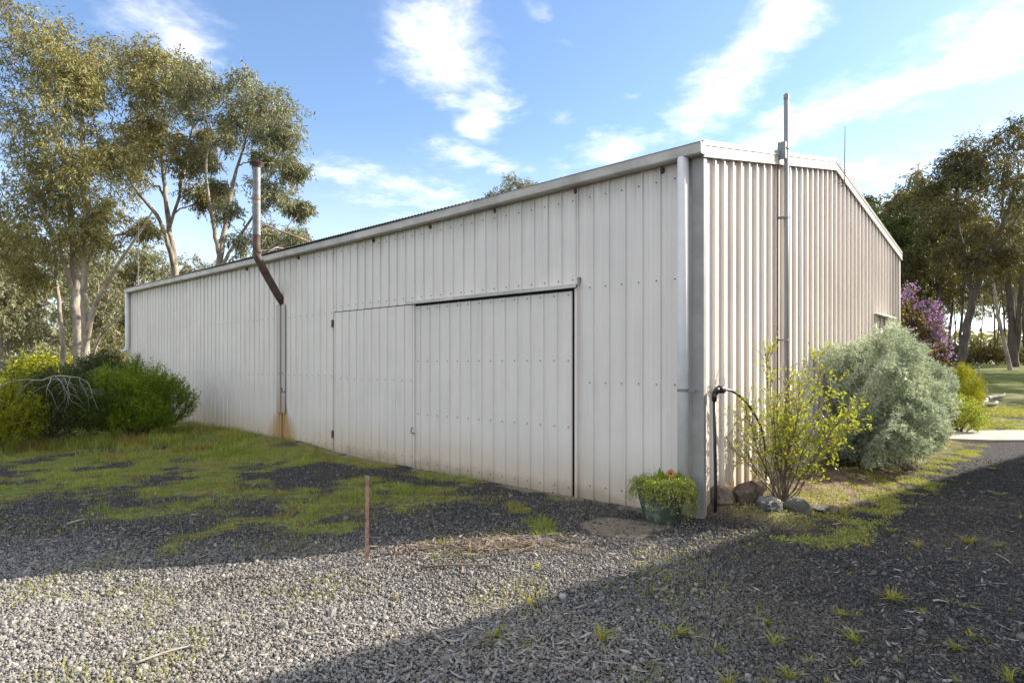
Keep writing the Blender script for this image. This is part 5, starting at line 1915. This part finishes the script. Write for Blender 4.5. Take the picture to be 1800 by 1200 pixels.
# dry gum leaves and bark strips
def litter(name, label, mat_, X, Y, L, Wd, rg, lift=0.012):
    k = len(X)
    a = rg.uniform(0, 2 * math.pi, k)
    d = np.stack([np.cos(a), np.sin(a), rg.normal(0, 0.12, k)], -1)
    s_ = np.stack([-np.sin(a), np.cos(a), rg.normal(0, 0.25, k)], -1)
    c = np.stack([X, Y, ground_z(X, Y) + rg.uniform(0.004, lift, k)], -1)
    bend = rg.normal(0, 0.14, k)[:, None]
    curl = rg.uniform(0.0, 0.22, k)[:, None] * np.array([0, 0, 1.0])
    L, Wd = L[:, None], Wd[:, None]
    rows = []
    for t_, w_ in ((-.5, .05), (-.2, .42), (.15, .5), (.5, .04)):
        m_ = c + d * L * t_ + s_ * L * bend * (t_ * t_ * 4) + curl * L * (t_ * t_ * 2)
        rows += [m_ - s_ * Wd * w_, m_ + s_ * Wd * w_]
    v = np.stack(rows, 1).reshape(-1, 3)
    i = np.arange(k)[:, None] * 8
    f = np.concatenate([np.hstack([i + 2 * j, i + 2 * j + 1, i + 2 * j + 3, i + 2 * j + 2]) for j in range(3)])
    return tag(link(name, make_mesh(name, v, [f]), mat_), label, 'leaf litter', kind='stuff')


rg = np.random.default_rng(103)
k = 3200
Y = rg.uniform(2.9, 8.5, k)
X = rg.uniform(-0.86, 0.86, k) * Y
keep = ~in_shed(X, Y) & (rg.random(k) < 0.35 + 0.65 * sstep(fbm(X, Y, 0.9, 3), 0.45, 0.65))
X, Y = X[keep], Y[keep]
litter('leaf_litter', 'dry grey gum leaves scattered over the gravel', 'litter', X, Y, rg.uniform(0.035, 0.10, len(X)), rg.uniform(0.008, 0.017, len(X)), rg)
k = 420
X, Y = rg.normal(-0.05, 0.42, k), rg.normal(3.62, 0.26, k)
litter('leaf_pile', 'drift of pale dry gum leaves in the near gravel', 'litter', X, Y, rg.uniform(0.05, 0.12, k), rg.uniform(0.009, 0.018, k), rg, 0.02)
k = 620
X = rg.normal(-0.28, 0.46, k)
Y = 5.42 + 0.10 * (X + 0.3) + rg.normal(0, 0.15, k)
litter('bark_litter', 'heap of brown bark strips at the edge of the shade', 'barkchips', X, Y, rg.uniform(0.06, 0.20, k), rg.uniform(0.006, 0.016, k), rg, 0.045)
k = 700
vv_, uu_ = rg.uniform(0.1, 3.2, k), rg.uniform(-1.2, -0.1, k)
X = CORNER[0] + vv_ * gdir[0] + uu_ * ldir[0]
Y = CORNER[1] + vv_ * gdir[1] + uu_ * ldir[1]
litter('bed_litter', 'brown leaf litter and chips on the garden bed', 'barkchips', X, Y, rg.uniform(0.03, 0.10, k), rg.uniform(0.006, 0.016, k), rg, 0.03)
# fallen sticks
for i, (px0, py0, px1, py1, r, lb) in enumerate(((235, 1172, 335, 1140, 0.008, 'long pale stick lying on the sunlit gravel'), (118, 925, 152, 916, 0.012, 'short stick on the shaded gravel at left'),
                                             (1750, 975, 1778, 993, 0.006, 'thin dark twig on the gravel at right'), (1640, 1055, 1668, 1059, 0.007, 'pale bark sliver among the right-hand grass tufts'),
                                             (740, 1005, 860, 1000, 0.010, 'dark stick under the heap of bark strips'))):
    d0, d1 = EYE * F_PX / (py0 - HZ), EYE * F_PX / (py1 - HZ)
    a = np.array([(px0 - 900) / F_PX * d0, d0, 0])
    c = np.array([(px1 - 900) / F_PX * d1, d1, 0])
    m_ = (a + c) / 2
    pts = smooth_path([a - m_, (a - m_) * 0.3 + np.array([0.005, 0.01, 0.006]), (c - m_) * 0.4 + np.array([0, -0.008, 0.01]), c - m_], 8)
    b = MB()
    b.tube(pts, np.linspace(r, r * 0.5, 8), 6)
    o = b.build('fallen_stick', 'deadwood' if i != 4 else 'twig', None, True)
    o.location = (m_[0], m_[1], gz_(m_[0], m_[1]) + r + 0.008)
    tag(o, lb, 'stick')
